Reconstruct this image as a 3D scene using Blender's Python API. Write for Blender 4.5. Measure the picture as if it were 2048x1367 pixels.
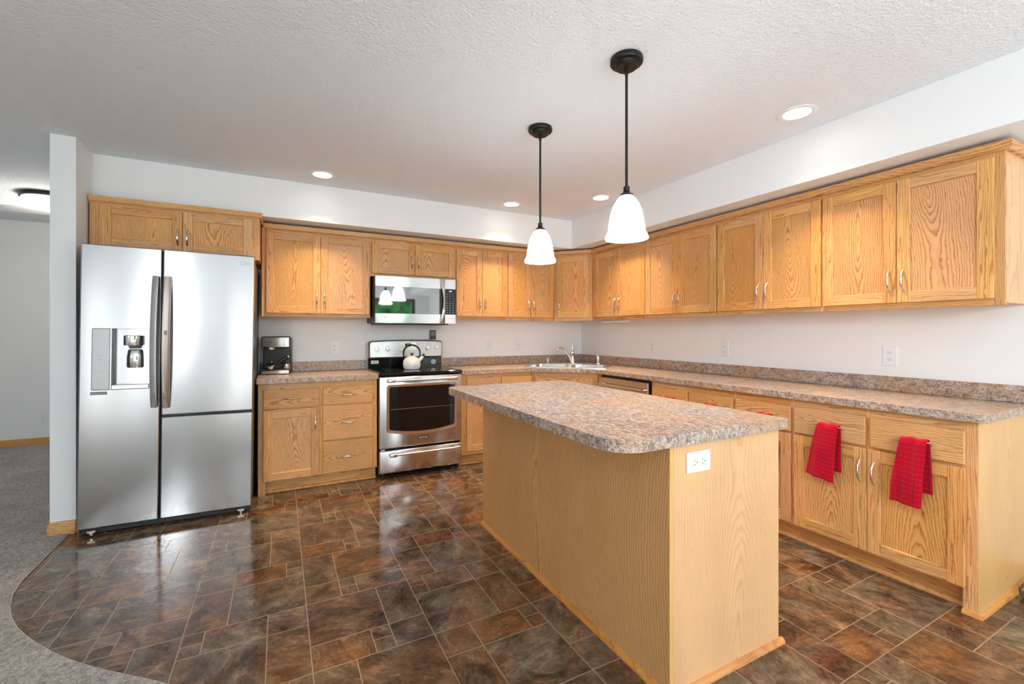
import bpy, bmesh, math, random
from mathutils import Vector, Matrix
from mathutils.geometry import tessellate_polygon

R = math.radians
random.seed(7)
scene = bpy.context.scene
COL = scene.collection
for _o in list(bpy.data.objects):
    bpy.data.objects.remove(_o, do_unlink=True)

# ------------------------------------------------------------------ camera
cam_d = bpy.data.cameras.new('camera')
cam = bpy.data.objects.new('camera', cam_d)
COL.objects.link(cam)
cam.location = (-3.3903, -4.5941, 1.2788)
cam.rotation_euler = (R(90), 0, -0.4813)
cam_d.sensor_width = 36.0
cam_d.lens = 889.24 / 2048 * 36
cam_d.shift_y = -19.42 / 2048
cam_d.clip_start = 0.05
scene.camera = cam

# ------------------------------------------------------------------ view
vs = scene.view_settings
vs.view_transform = 'Standard'
vs.look = 'None'
vs.gamma = 1.0
vs.use_curve_mapping = False
vs.exposure = 0.97

# ------------------------------------------------------------------ world: bright overcast sky above a belt of trees
SKY = 1.7
w = bpy.data.worlds.new('sky')
scene.world = w
w.use_nodes = True
nt = w.node_tree
nt.nodes.clear()
wo = nt.nodes.new('ShaderNodeOutputWorld')
bg = nt.nodes.new('ShaderNodeBackground')
geo = nt.nodes.new('ShaderNodeTexCoord')
sep = nt.nodes.new('ShaderNodeSeparateXYZ')
nt.links.new(geo.outputs['Generated'], sep.inputs[0])
nz = nt.nodes.new('ShaderNodeTexNoise')
nz.inputs['Scale'].default_value = 46
nz.inputs['Detail'].default_value = 6
nt.links.new(geo.outputs['Generated'], nz.inputs['Vector'])
tr = nt.nodes.new('ShaderNodeValToRGB')
tr.color_ramp.elements[0].position = 0.38
tr.color_ramp.elements[0].color = (0.004, 0.016, 0.006, 1)
tr.color_ramp.elements[1].position = 0.62
tr.color_ramp.elements[1].color = (0.06, 0.24, 0.07, 1)
nt.links.new(nz.outputs['Fac'], tr.inputs[0])
# tree belt: low elevation
tz = nt.nodes.new('ShaderNodeMath'); tz.operation = 'LESS_THAN'; tz.inputs[1].default_value = 0.20
nt.links.new(sep.outputs['Z'], tz.inputs[0])
ty = nt.nodes.new('ShaderNodeMath'); ty.operation = 'GREATER_THAN'; ty.inputs[1].default_value = 0.12
nt.links.new(sep.outputs['X'], ty.inputs[0])
tx = nt.nodes.new('ShaderNodeMath'); tx.operation = 'LESS_THAN'; tx.inputs[1].default_value = 0.55
nt.links.new(sep.outputs['X'], tx.inputs[0])
tm0 = nt.nodes.new('ShaderNodeMath'); tm0.operation = 'MULTIPLY'
nt.links.new(tz.outputs[0], tm0.inputs[0]); nt.links.new(ty.outputs[0], tm0.inputs[1])
tm = nt.nodes.new('ShaderNodeMath'); tm.operation = 'MULTIPLY'
nt.links.new(tm0.outputs[0], tm.inputs[0]); nt.links.new(tx.outputs[0], tm.inputs[1])
sk = nt.nodes.new('ShaderNodeMix'); sk.data_type = 'RGBA'
sk.inputs[6].default_value = (0.88, 0.95, 1.0, 1)
nt.links.new(tm.outputs[0], sk.inputs[0])
nt.links.new(tr.outputs[0], sk.inputs[7])
nt.links.new(sk.outputs[2], bg.inputs[0])
bg.inputs[1].default_value = SKY
nt.links.new(bg.outputs[0], wo.inputs[0])

# window geometry (behind the camera), shared by walls and daylight portals
CEIL = 2.5246
SOUTH, WEST, NORTH = -7.4, -8.6, 2.36
WINS = [(-2.7, -0.35, 0.06, 2.12), (-4.35, -3.25, 0.06, 2.12), (-6.5, -5.3, 0.06, 2.12)]     # in the south wall
WWIN = [(-5.6, -3.9, 0.9, 2.1)]                                    # in the west wall, out of view; kept to brighten the carpet


def portal(name, loc, rot, sx, sy):
    l = bpy.data.lights.new(name, 'AREA')
    l.shape = 'RECTANGLE'; l.size = sx; l.size_y = sy
    l.cycles.is_portal = True
    o = bpy.data.objects.new(name, l); COL.objects.link(o)
    o.location = loc; o.rotation_euler = rot


for (a, b, z0, z1) in WINS:
    portal('daylight_portal', ((a + b) / 2, SOUTH - 0.02, (z0 + z1) / 2), (R(90), 0, 0), b - a, z1 - z0)
for (a, b, z0, z1) in WWIN:
    portal('daylight_portal', (WEST - 0.02, (a + b) / 2, (z0 + z1) / 2), (R(90), 0, R(-90)), b - a, z1 - z0)

sun_d = bpy.data.lights.new('sun', 'SUN')  # sun added so its floor patches bounce light onto the ceiling
sun_d.energy = 24.0; sun_d.angle = R(0.6); sun_d.color = (0.90, 0.96, 1.0)
sun = bpy.data.objects.new('sun', sun_d); COL.objects.link(sun)
sun.location = (-6, -12, 9)
sun.rotation_euler = (R(32), 0, R(8))

# lamps: powers used by the builders below
CAN_W = 5.0
PEND_W = 5.0
HALL_W = 5.5
FILL_GLOBE = 24.0  # glow strength of the fill lamps added behind the camera
WARM = (1.0, 0.74, 0.45)


# ================================================================== materials
class NT:
    def __init__(self, name):
        self.m = bpy.data.materials.new(name)
        self.m.use_nodes = True
        self.t = self.m.node_tree
        self.t.nodes.clear()
        self.out = self.t.nodes.new('ShaderNodeOutputMaterial')
        self.p = self.t.nodes.new('ShaderNodeBsdfPrincipled')
        self.t.links.new(self.p.outputs[0], self.out.inputs[0])

    def n(self, typ, _set=None, **inp):
        nd = self.t.nodes.new(typ)
        for k, v in (_set or {}).items():
            setattr(nd, k, v)
        for k, v in inp.items():
            key = int(k[1:]) if k[0] == 'i' and k[1:].isdigit() else k.replace('_', ' ')
            self.set(nd.inputs[key], v)
        return nd

    def set(self, sock, v):
        if isinstance(v, bpy.types.NodeSocket):
            self.t.links.new(v, sock)
        else:
            sock.default_value = v

    def math(self, op, a, b=0.0, c=0.0):
        return self.n('ShaderNodeMath', {'operation': op}, i0=a, i1=b, i2=c).outputs[0]

    def attr(self, name):
        nd = self.t.nodes.new('ShaderNodeAttribute')
        nd.attribute_name = name
        return nd

    def noise(self, vec, scale, detail=2.0, rough=0.5, w=None, dist=0.0):
        nd = self.t.nodes.new('ShaderNodeTexNoise')
        nd.noise_dimensions = '4D' if w is not None else '3D'
        self.set(nd.inputs['Vector'], vec)
        nd.inputs['Scale'].default_value = scale
        nd.inputs['Detail'].default_value = detail
        nd.inputs['Roughness'].default_value = rough
        nd.inputs['Distortion'].default_value = dist
        if w is not None:
            self.set(nd.inputs['W'], w)
        return nd.outputs['Fac']

    def ramp(self, fac, stops, interp='LINEAR'):
        nd = self.t.nodes.new('ShaderNodeValToRGB')
        cr = nd.color_ramp
        cr.interpolation = interp
        while len(cr.elements) < len(stops):
            cr.elements.new(0.5)
        for e, (p, c) in zip(cr.elements, stops):
            e.position = p
            e.color = (*c, 1) if len(c) == 3 else c
        self.set(nd.inputs[0], fac)
        return nd.outputs[0]

    def mix(self, fac, a, b, mode='MIX'):
        nd = self.t.nodes.new('ShaderNodeMix')
        nd.data_type = 'RGBA'
        nd.blend_type = mode
        self.set(nd.inputs[0], fac)
        for s, v in ((nd.inputs[6], a), (nd.inputs[7], b)):
            self.set(s, v if isinstance(v, bpy.types.NodeSocket) else (*v, 1))
        return nd.outputs[2]

    def vmul(self, v, s):
        return self.n('ShaderNodeVectorMath', {'operation': 'MULTIPLY'}, i0=v, i1=s).outputs[0]

    def bump(self, h, strength, dist):
        nd = self.n('ShaderNodeBump', None, Height=h)
        nd.inputs['Strength'].default_value = strength
        nd.inputs['Distance'].default_value = dist
        self.t.links.new(nd.outputs[0], self.p.inputs['Normal'])
        return nd

    def fin(self, base=None, rough=None, metal=None, **k):
        if base is not None:
            self.set(self.p.inputs['Base Color'], base if isinstance(base, bpy.types.NodeSocket) else (*base, 1))
        if rough is not None:
            self.set(self.p.inputs['Roughness'], rough)
        if metal is not None:
            self.set(self.p.inputs['Metallic'], metal)
        for kk, v in k.items():
            self.set(self.p.inputs[kk.replace('_', ' ')], v)
        return self.m


def S(r, g, b):
    """sRGB 0-255 -> linear"""
    return tuple((c / 255 / 12.92) if c / 255 <= 0.04045 else ((c / 255 + 0.055) / 1.055) ** 2.4 for c in (r, g, b))


def plain(name, c, rough=0.5, metal=0.0, **k):
    return NT(name).fin(c, rough, metal, **k)


def m_paint(name, c, scale, strength, dist, rough=0.75):
    N = NT(name)
    g = N.n('ShaderNodeTexCoord').outputs['Object']
    h = N.noise(g, scale, 3, 0.55)
    h2 = N.ramp(h, [(0.35, (0, 0, 0)), (0.65, (1, 1, 1))])
    N.bump(h2, strength, dist)
    return N.fin(c, rough)


def m_oak(name, light, mid, dark, contrast=1.0, spacing=0.010, rough=0.38, hue=0.10):
    N = NT(name)
    gc = N.attr('gc').outputs['Vector']
    seed = N.attr('seed').outputs['Fac']
    sx = N.n('ShaderNodeSeparateXYZ', None, i0=gc)
    a, d, l = sx.outputs[0], sx.outputs[1], sx.outputs[2]
    # slow wander of the growth-ring axis along the board -> cathedral arches
    lv = N.n('ShaderNodeCombineXYZ', None, X=0.0, Y=0.0, Z=l).outputs[0]
    w1 = N.noise(lv, 1.15, 0.5, 0.5, w=seed)
    w2 = N.noise(lv, 1.1, 0.5, 0.5, w=N.math('ADD', seed, 31.7))
    strt = N.attr('tone').outputs['Fac']          # 1 on straight-grained boards
    loose = N.math('MULTIPLY_ADD', strt, -0.70, 1.0)
    dd = N.math('ADD', d, N.math('MULTIPLY', N.math('MULTIPLY_ADD', w1, 0.34, -0.15), loose))
    aa = N.math('ADD', a, N.math('MULTIPLY', N.math('MULTIPLY_ADD', w2, 0.22, -0.11), loose))
    r2 = N.math('ADD', N.math('MULTIPLY', aa, aa), N.math('MULTIPLY', dd, dd))
    r = N.math('SQRT', r2)
    wv = N.vmul(gc, (1.0, 1.0, 0.22))
    wp = N.noise(wv, 16, 4, 0.6, w=seed)
    wp2 = N.noise(N.vmul(gc, (1.0, 1.0, 0.35)), 60, 2, 0.6, w=seed)
    wb = N.noise(N.vmul(gc, (1.0, 1.0, 0.05)), 42, 1.5, 0.5, w=seed)
    r = N.math('ADD', r, N.math('MULTIPLY', N.math('MULTIPLY_ADD', wp, 0.030, -0.015), N.math('MULTIPLY_ADD', strt, -0.6, 1.0)))
    r = N.math('ADD', r, N.math('MULTIPLY_ADD', wp2, 0.0080, -0.0040))
    r = N.math('ADD', r, N.math('MULTIPLY', N.math('MULTIPLY_ADD', wb, 0.05, -0.025), strt))
    fr = N.math('FRACT', N.math('DIVIDE', r, spacing))
    ring = N.ramp(fr, [(0.0, (0.15,) * 3), (0.30, (0.0,) * 3), (0.62, (0.30,) * 3), (0.90, (1.0,) * 3), (1.0, (0.2,) * 3)])
    # open pores: long thin streaks, denser in the dark bands
    pv = N.vmul(gc, (1.0, 1.0, 0.030))
    po = N.noise(pv, 420, 2, 0.6, w=seed)
    pores = N.ramp(po, [(0.52, (0, 0, 0)), (0.66, (1, 1, 1))])
    ringv = N.n('ShaderNodeRGBToBW', None, i0=ring).outputs[0]
    porev = N.n('ShaderNodeRGBToBW', None, i0=pores).outputs[0]
    k = N.math('MULTIPLY', N.math('ADD', N.math('MULTIPLY', ringv, 0.72), N.math('MULTIPLY', porev, N.math('MULTIPLY_ADD', ringv, 0.35, 0.16))), contrast)
    base = N.ramp(k, [(0.0, light), (0.45, mid), (1.0, dark)])
    # board to board tone
    wn = N.n('ShaderNodeTexWhiteNoise', {'noise_dimensions': '1D'}, W=seed)
    val = N.math('MULTIPLY_ADD', wn.outputs['Value'], hue * 2, 1.0 - hue)
    sc = N.n('ShaderNodeSeparateColor', None, i0=wn.outputs['Color'])
    hs = N.n('ShaderNodeHueSaturation', None, Value=val, Color=base,
             Saturation=N.math('MULTIPLY_ADD', sc.outputs[1], 0.16, 0.92),
             Hue=N.math('MULTIPLY_ADD', sc.outputs[2], 0.012, 0.494))
    slow = N.noise(N.vmul(gc, (1, 1, 0.4)), 6, 2, 0.5, w=seed)
    col = N.mix(1.0, hs.outputs[0], N.ramp(slow, [(0.3, (0.93, 0.93, 0.92)), (0.7, (1.05, 1.05, 1.05))]), 'MULTIPLY')
    N.bump(N.math('MULTIPLY_ADD', porev, -0.6, N.math('MULTIPLY', ringv, -0.25)), 0.12, 0.0006)
    return N.fin(col, N.math('MULTIPLY_ADD', ringv, 0.08, rough), Specular_IOR_Level=0.45)


def m_laminate(name):
    N = NT(name)
    g = N.n('ShaderNodeTexCoord').outputs['Object']
    big = N.noise(g, 3.2, 3, 0.5)
    st = N.n('ShaderNodeMapping', None, Vector=g, Rotation=(0, 0, 0.6), Scale=(1.0, 0.55, 0.8)).outputs[0]
    med = N.noise(st, 52, 5, 0.72, dist=0.9)
    fine = N.noise(st, 230, 4, 0.7, dist=0.5)
    spk = N.n('ShaderNodeTexVoronoi', {'feature': 'F1'}, Vector=g, Scale=210.0)
    k = N.math('ADD', N.math('MULTIPLY', med, 0.50), N.math('MULTIPLY', fine, 0.50))
    k = N.math('ADD', k, N.math('MULTIPLY_ADD', big, 0.22, -0.11))
    base = N.ramp(k, [(0.34, S(76, 60, 53)), (0.43, S(138, 116, 103)), (0.49, S(174, 156, 143)),
                      (0.55, S(201, 186, 174)), (0.64, S(226, 217, 207))])
    tan = N.ramp(big, [(0.42, (1, 1, 1)), (0.62, S(240, 214, 188))])
    base = N.mix(1.0, base, tan, 'MULTIPLY')
    sc = N.n('ShaderNodeSeparateColor', None, i0=spk.outputs['Color'])
    msk = N.math('MULTIPLY', N.math('GREATER_THAN', sc.outputs[0], 0.86),
                 N.math('LESS_THAN', spk.outputs['Distance'], 0.42))
    base = N.mix(N.math('MULTIPLY', msk, 0.7), base, S(48, 38, 38))
    N.bump(fine, 0.06, 0.0006)
    return N.fin(base, 0.25, Specular_IOR_Level=0.65)


def m_tile(name):
    N = NT(name)
    g = N.attr('gc').outputs['Vector']
    seed = N.attr('seed').outputs['Fac']
    tone = N.attr('tone').outputs['Fac']
    rot = N.n('ShaderNodeVectorRotate', {'rotation_type': 'Z_AXIS'}, Vector=g, Angle=seed).outputs[0]
    st = N.vmul(rot, (1.0, 0.6, 1.0))
    big = N.noise(g, 4.5, 3, 0.55, w=seed, dist=0.4)
    med = N.noise(st, 10, 9, 0.74, w=seed, dist=0.7)
    fin = N.noise(st, 75, 5, 0.7, w=seed)
    k = N.math('ADD', N.math('MULTIPLY', med, 0.72), N.math('MULTIPLY', fin, 0.28))
    brown = N.ramp(k, [(0.34, S(36, 26, 21)), (0.44, S(66, 48, 36)), (0.52, S(102, 76, 57)), (0.60, S(146, 112, 84)), (0.70, S(200, 172, 142))])
    rust = N.ramp(k, [(0.34, S(46, 29, 19)), (0.45, S(90, 58, 35)), (0.54, S(132, 87, 52)), (0.64, S(172, 122, 78)), (0.74, S(188, 152, 112))])
    grey = N.ramp(k, [(0.34, S(42, 36, 30)), (0.44, S(80, 69, 57)), (0.53, S(116, 102, 84)), (0.62, S(152, 135, 112)), (0.72, S(178, 164, 142))])
    f1 = N.math('ADD', N.math('MULTIPLY_ADD', tone, 0.6, 0.15), N.math('MULTIPLY_ADD', big, 2.4, -1.2))
    c = N.mix(N.ramp(f1, [(0.40, (0, 0, 0)), (1.05, (1, 1, 1))]), brown, rust)
    big2 = N.noise(g, 5.5, 3, 0.55, w=N.math('ADD', seed, 77.0), dist=0.4)
    f2 = N.math('ADD', N.math('MULTIPLY_ADD', tone, 0.7, 0.1), N.math('MULTIPLY_ADD', big2, 2.0, -1.0))
    c = N.mix(N.ramp(f2, [(0.0, (0.9, 0.9, 0.9)), (0.40, (0, 0, 0))]), c, grey)
    h = N.math('ADD', N.math('MULTIPLY', med, 0.7), N.math('MULTIPLY', fin, 0.3))
    N.bump(h, 0.11, 0.004)
    return N.fin(c, N.math('MULTIPLY_ADD', med, 0.10, 0.045), Specular_IOR_Level=0.68)


def m_carpet(name):
    N = NT(name)
    g = N.n('ShaderNodeTexCoord').outputs['Object']
    f = N.noise(g, 190, 3, 0.7)
    m = N.noise(g, 60, 3, 0.6)
    b = N.noise(g, 3.0, 3, 0.5)
    k = N.math('ADD', N.math('MULTIPLY', f, 0.6), N.math('MULTIPLY', m, 0.4))
    c = N.ramp(k, [(0.33, S(112, 105, 98)), (0.5, S(180, 173, 165)), (0.66, S(226, 221, 214))])
    c = N.mix(1.0, c, N.ramp(b, [(0.35, (0.86,) * 3), (0.65, (1.05,) * 3)]), 'MULTIPLY')
    N.bump(k, 0.9, 0.012)
    return N.fin(c, 0.95, Specular_IOR_Level=0.1)


def m_steel(name, c, rough, wave=0.0, horiz=True):
    N = NT(name)
    g = N.n('ShaderNodeTexCoord').outputs['Object']
    br = N.noise(N.vmul(g, (1.2, 1.2, 260.0) if horiz else (260, 260, 1.2)), 3.0, 3, 0.6)
    wv = N.noise(N.vmul(g, (3.2, 3.2, 0.9)), 1.0, 1, 0.4)
    h = N.math('ADD', N.math('MULTIPLY', br, 0.00025), N.math('MULTIPLY', wv, wave))
    N.bump(h, 1.0, 0.05)
    rr = N.math('MULTIPLY_ADD', br, 0.06, rough - 0.03)
    k = N.fin(c, rr, 1.0)
    N.p.inputs['Anisotropic'].default_value = 0.85
    N.p.inputs['Anisotropic Rotation'].default_value = 0.25
    tg = N.n('ShaderNodeTangent', {'direction_type': 'RADIAL', 'axis': 'Z'})
    N.t.links.new(tg.outputs[0], N.p.inputs['Tangent'])
    return k


def m_emit(name, c, s):
    N = NT(name)
    return N.fin(c, 0.4, 0.0, Emission_Color=(*c, 1), Emission_Strength=s)


def m_towel(name):
    N = NT(name)
    u = N.n('ShaderNodeSeparateXYZ', None, i0=N.attr('gc').outputs['Vector'])
    fx = N.math('PINGPONG', u.outputs[0], 0.0125)
    fy = N.math('PINGPONG', u.outputs[2], 0.0125)
    lx = N.math('LESS_THAN', fx, 0.0010)
    ly = N.math('LESS_THAN', fy, 0.0010)
    ln = N.math('MAXIMUM', lx, ly)
    g = N.n('ShaderNodeTexCoord').outputs['Object']
    tex = N.noise(g, 500, 2, 0.6)
    c = N.mix(N.math('MULTIPLY', ly, 0.4), S(188, 4, 36), S(226, 70, 92))
    c = N.mix(N.math('MULTIPLY', lx, 0.6), c, S(96, 0, 14))
    c = N.mix(1.0, c, N.ramp(tex, [(0.3, (0.75,) * 3), (0.7, (1.1,) * 3)]), 'MULTIPLY')
    N.bump(N.math('MULTIPLY_ADD', ln, -0.6, N.math('MULTIPLY', tex, 0.5)), 0.6, 0.002)
    return N.fin(c, 0.9, Specular_IOR_Level=0.15, Sheen_Weight=0.12)


def m_panelprint(name):
    """glossy control panel: grey plastic film with mottled reflections"""
    N = NT(name)
    return N.fin(S(150, 150, 148), 0.15, 0.6)


MAT = {}
MAT['wall'] = m_paint('wall_paint', S(241, 242, 242), 60, 0.06, 0.002, 0.7)
MAT['ceiling'] = m_paint('ceiling_texture', S(238, 242, 247), 75, 0.45, 0.006, 0.85)
MAT['oak'] = m_oak('oak', S(225, 173, 114), S(208, 150, 89), S(160, 99, 48), 1.1)
MAT['veneer'] = m_oak('oak_veneer', S(230, 185, 129), S(217, 168, 108), S(190, 135, 76), 0.65, 0.011, 0.36, 0.02)
MAT['veneer_shaded'] = m_oak('oak_veneer_shaded', S(220, 164, 100), S(204, 145, 80), S(174, 110, 52), 1.0, 0.013, 0.36, 0.02)  # veneer copy for the island sides; their shade is put into a darker colour
MAT['shoe'] = m_oak('oak_moulding', S(214, 150, 82), S(200, 134, 68), S(160, 98, 44), 0.8)
MAT['laminate'] = m_laminate('mottled_laminate')
MAT['tile'] = m_tile('slate_vinyl')
MAT['grout'] = plain('vinyl_grout', S(146, 122, 94), 0.35)
MAT['carpet'] = m_carpet('carpet_pile')
MAT['steel'] = m_steel('brushed_steel', (0.64, 0.64, 0.64), 0.18, 0.0)
MAT['fridge'] = m_steel('fridge_steel', (0.48, 0.48, 0.477), 0.17, 0.05)
MAT['steel_v'] = m_steel('brushed_steel_upright', (0.74, 0.74, 0.73), 0.34, 0.0, False)
MAT['satin'] = plain('satin_nickel', (0.74, 0.72, 0.69), 0.24, 1.0)
MAT['chrome'] = plain('chrome', (0.86, 0.87, 0.88), 0.07, 1.0)
MAT['sinksteel'] = m_steel('sink_steel', (0.74, 0.73, 0.71), 0.24, 0.0)
MAT['black'] = plain('black_plastic', (0.012, 0.012, 0.013), 0.35)
MAT['blackgloss'] = plain('black_glass', (0.006, 0.006, 0.007), 0.03, 0.0, IOR=1.45)
MAT['mirrorglass'] = plain('tinted_oven_glass', (0.010, 0.010, 0.011), 0.03, 0.0, IOR=2.1, Specular_IOR_Level=1.0)
MAT['dark'] = plain('dark_grey_metal', (0.055, 0.055, 0.058), 0.45, 0.3)
MAT['bronze'] = plain('oil_rubbed_bronze', (0.030, 0.027, 0.023), 0.38, 0.65)
MAT['white'] = plain('white_plastic', S(238, 240, 243), 0.35)
MAT['enamel'] = plain('white_enamel', S(232, 233, 235), 0.12, 0.0, Coat_Weight=0.4)
MAT['slot'] = plain('socket_slot', (0.02, 0.02, 0.02), 0.6)
MAT['niche'] = plain('grey_niche_plastic', S(98, 98, 97), 0.38, 0.1)
MAT['grey'] = plain('grey_plastic', S(120, 120, 118), 0.4, 0.2)
MAT['panel'] = m_panelprint('control_film')
MAT['ink'] = plain('printed_ink', (0.05, 0.05, 0.05), 0.5)
MAT['inkwhite'] = plain('printed_white', (0.85, 0.85, 0.85), 0.5)
MAT['inkgrey'] = plain('printed_grey', (0.35, 0.35, 0.35), 0.4, 0.5)
MAT['paper'] = plain('sticker_paper', S(232, 234, 234), 0.5)
MAT['blue'] = plain('blue_card', S(96, 130, 180), 0.5)
MAT['lcd'] = plain('lcd_screen', S(112, 112, 104), 0.2)
MAT['clock'] = plain('clock_window', (0.06, 0.012, 0.010), 0.15)
MAT['digits'] = m_emit('clock_digits', (1.0, 0.12, 0.05), 0.3)
MAT['blueled'] = m_emit('blue_digits', (0.75, 0.85, 1.0), 0.9)
MAT['shade'] = m_emit('lit_opal_glass', (0.90, 0.96, 1.0), 7.5)
MAT['lens'] = m_emit('lit_lamp_lens', (1.0, 0.97, 0.92), 8.0)
MAT['globe'] = m_emit('fill_globe_glow', (0.86, 0.94, 1.0), FILL_GLOBE)  # glowing surface of the added fill lamps
MAT['dome'] = m_emit('lit_dome_glass', (1.0, 0.97, 0.93), 2.4)
MAT['towel'] = m_towel('red_windowpane_cloth')
MAT['strip'] = plain('edge_strip', S(196, 186, 170), 0.4)
MAT['rubber'] = plain('cord_rubber', (0.045, 0.050, 0.058), 0.4)
MAT['clear'] = plain('clear_plastic', S(205, 205, 205), 0.2)
MAT['glassware'] = plain('clear_tank', (0.55, 0.56, 0.56), 0.08, 0.2)
MAT['frame_dark'] = plain('window_frame_wood', S(86, 52, 30), 0.4)


# ================================================================== mesh builder
class M:
    def __init__(self, o=(0, 0, 0), X=None):
        self.v, self.f, self.gc, self.sd, self.tn, self.mi = [], [], [], [], [], []
        self.o = Vector(o)
        self.X = X if X is not None else Matrix.Translation(-Vector(o))
        self.L = Matrix.Identity(4)      # extra local transform applied first
        self.m = 0

    def add(self, verts, faces, gc=None, seed=0.0, tone=0.0):
        b = len(self.v)
        T = self.X @ self.L
        for i, p in enumerate(verts):
            p = Vector(p)
            self.v.append(tuple(T @ p))
            self.gc.append(tuple(gc[i]) if gc else tuple(p))
            self.sd.append(seed)
            self.tn.append(tone)
        for f in faces:
            self.f.append([b + i for i in f])
            self.mi.append(self.m)

    def box(self, x0, x1, y0, y1, z0, z1, ax=2, c=0.0, straight=False, seed=None, rb=0.0, seg=3, tone=0.0):
        if x1 < x0: x0, x1 = x1, x0
        if y1 < y0: y0, y1 = y1, y0
        if z1 < z0: z0, z1 = z1, z0
        if seed is None:
            seed = random.uniform(0, 900)
        lo, hi = (x0, y0, z0), (x1, y1, z1)
        vs, fs = [], []
        if rb > 0:
            bm = bmesh.new()
            bmesh.ops.create_cube(bm, size=1)
            for v in bm.verts:
                v.co = Vector([(lo[i] + hi[i]) / 2 + v.co[i] * (hi[i] - lo[i]) for i in range(3)])
            bmesh.ops.bevel(bm, geom=bm.edges[:], offset=rb, segments=seg, profile=0.5, affect='EDGES')
            bm.verts.index_update()
            vs = [v.co.copy() for v in bm.verts]
            fs = [[v.index for v in f.verts] for f in bm.faces]
            bm.free()
        elif c <= 0:
            vs = [(a, b, d) for a in (x0, x1) for b in (y0, y1) for d in (z0, z1)]
            fs = [(0, 1, 3, 2), (4, 6, 7, 5), (0, 4, 5, 1), (2, 3, 7, 6), (0, 2, 6, 4), (1, 5, 7, 3)]
        else:
            idx = {}
            for sx in (0, 1):
                for sy in (0, 1):
                    for sz in (0, 1):
                        s = (sx, sy, sz)
                        for k in range(3):
                            p = []
                            for i in range(3):
                                e = hi[i] if s[i] else lo[i]
                                if i != k:
                                    e += -c if s[i] else c
                                p.append(e)
                            idx[(s, k)] = len(vs)
                            vs.append(tuple(p))
            for k in range(3):
                o1, o2 = [i for i in range(3) if i != k]
                for e in (0, 1):
                    q = []
                    for (a, b) in ((0, 0), (1, 0), (1, 1), (0, 1)):
                        s = [0, 0, 0]; s[k] = e; s[o1] = a; s[o2] = b
                        q.append(idx[(tuple(s), k)])
                    fs.append(q)
                for a in (0, 1):
                    for b in (0, 1):
                        s0 = [0, 0, 0]; s0[o1] = a; s0[o2] = b
                        s1 = list(s0); s1[k] = 1
                        fs.append([idx[(tuple(s0), o1)], idx[(tuple(s1), o1)], idx[(tuple(s1), o2)], idx[(tuple(s0), o2)]])
            for sx in (0, 1):
                for sy in (0, 1):
                    for sz in (0, 1):
                        fs.append([idx[((sx, sy, sz), k)] for k in range(3)])
        ctr = [(lo[i] + hi[i]) / 2 for i in range(3)]
        ra = random.Random(int(seed * 1000))
        oa, od = ((0.13 + ra.uniform(0, 0.1)) if straight else ra.uniform(-0.05, 0.05)), ra.uniform(-0.02, 0.05)
        ol = ra.uniform(0, 3)
        gcs = []
        for p in vs:
            q = [p[i] - ctr[i] for i in range(3)]
            if ax == 2: g = (q[0], q[1], q[2])
            elif ax == 0: g = (q[2], q[1], q[0])
            else: g = (q[0], q[2], q[1])
            # ends/sides use depth so every face shows grain
            gcs.append((g[0] + oa, g[1] + od, g[2] + ol))
        self.add(vs, fs, gcs, seed, 1.0 if straight else tone)

    def prism(self, outline, lo, hi, plane='xy', holes=(), seed=0.0, ax=None):
        """extrude a 2D outline (with holes) between lo and hi along the axis normal to plane"""
        def P(p, h):
            if plane == 'xy': return (p[0], p[1], h)
            if plane == 'xz': return (p[0], h, p[1])
            return (h, p[0], p[1])
        loops = [list(outline)] + [list(h) for h in holes]
        flat = [p for l in loops for p in l]
        n = len(flat)
        tris = tessellate_polygon([[Vector((p[0], p[1], 0)) for p in l] for l in loops])
        vs = [P(p, lo) for p in flat] + [P(p, hi) for p in flat]
        fs = [tuple(t) for t in tris] + [tuple(i + n for i in reversed(t)) for t in tris]
        # side walls with their own verts -> crisp edges handled by sharp marking
        b = 0
        for l in loops:
            k = len(l)
            for i in range(k):
                j = (i + 1) % k
                fs.append((b + i, b + j, b + j + n, b + i + n))
            b += k
        g = None
        if ax is not None:
            ra = random.Random(int(seed * 1000))
            oa, od, ol = ra.uniform(-.05, .05), ra.uniform(0, .05), ra.uniform(0, 3)
            g = []
            for p in vs:
                if ax == 2: q = (p[0], p[1], p[2])
                elif ax == 0: q = (p[2], p[1], p[0])
                else: q = (p[0], p[2], p[1])
                g.append((q[0] + oa, q[1] + od, q[2] + ol))
        self.add(vs, fs, g, seed)

    def sheet(self, outline, h, plane='xy', holes=()):
        loops = [list(outline)] + [list(q) for q in holes]
        flat = [p for l in loops for p in l]
        tris = tessellate_polygon([[Vector((p[0], p[1], 0)) for p in l] for l in loops])
        vs = [((p[0], p[1], h) if plane == 'xy' else (p[0], h, p[1]) if plane == 'xz' else (h, p[0], p[1])) for p in flat]
        self.add(vs, [tuple(t) for t in tris])

    def lathe(self, prof, n=32, c=(0, 0, 0), axis='z', close=True):
        """prof: list of (radius, height); closed solid when the ends meet the axis"""
        vs, fs = [], []
        k = len(prof)
        for i in range(n):
            t = 2 * math.pi * i / n
            for (r, h) in prof:
                if axis == 'z': p = (r * math.cos(t), r * math.sin(t), h)
                elif axis == 'y': p = (r * math.cos(t), h, r * math.sin(t))
                else: p = (h, r * math.cos(t), r * math.sin(t))
                vs.append((c[0] + p[0], c[1] + p[1], c[2] + p[2]))
        for i in range(n):
            j = (i + 1) % n
            for q in range(k - 1):
                fs.append((i * k + q, j * k + q, j * k + q + 1, i * k + q + 1))
        self.add(vs, fs)

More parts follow.
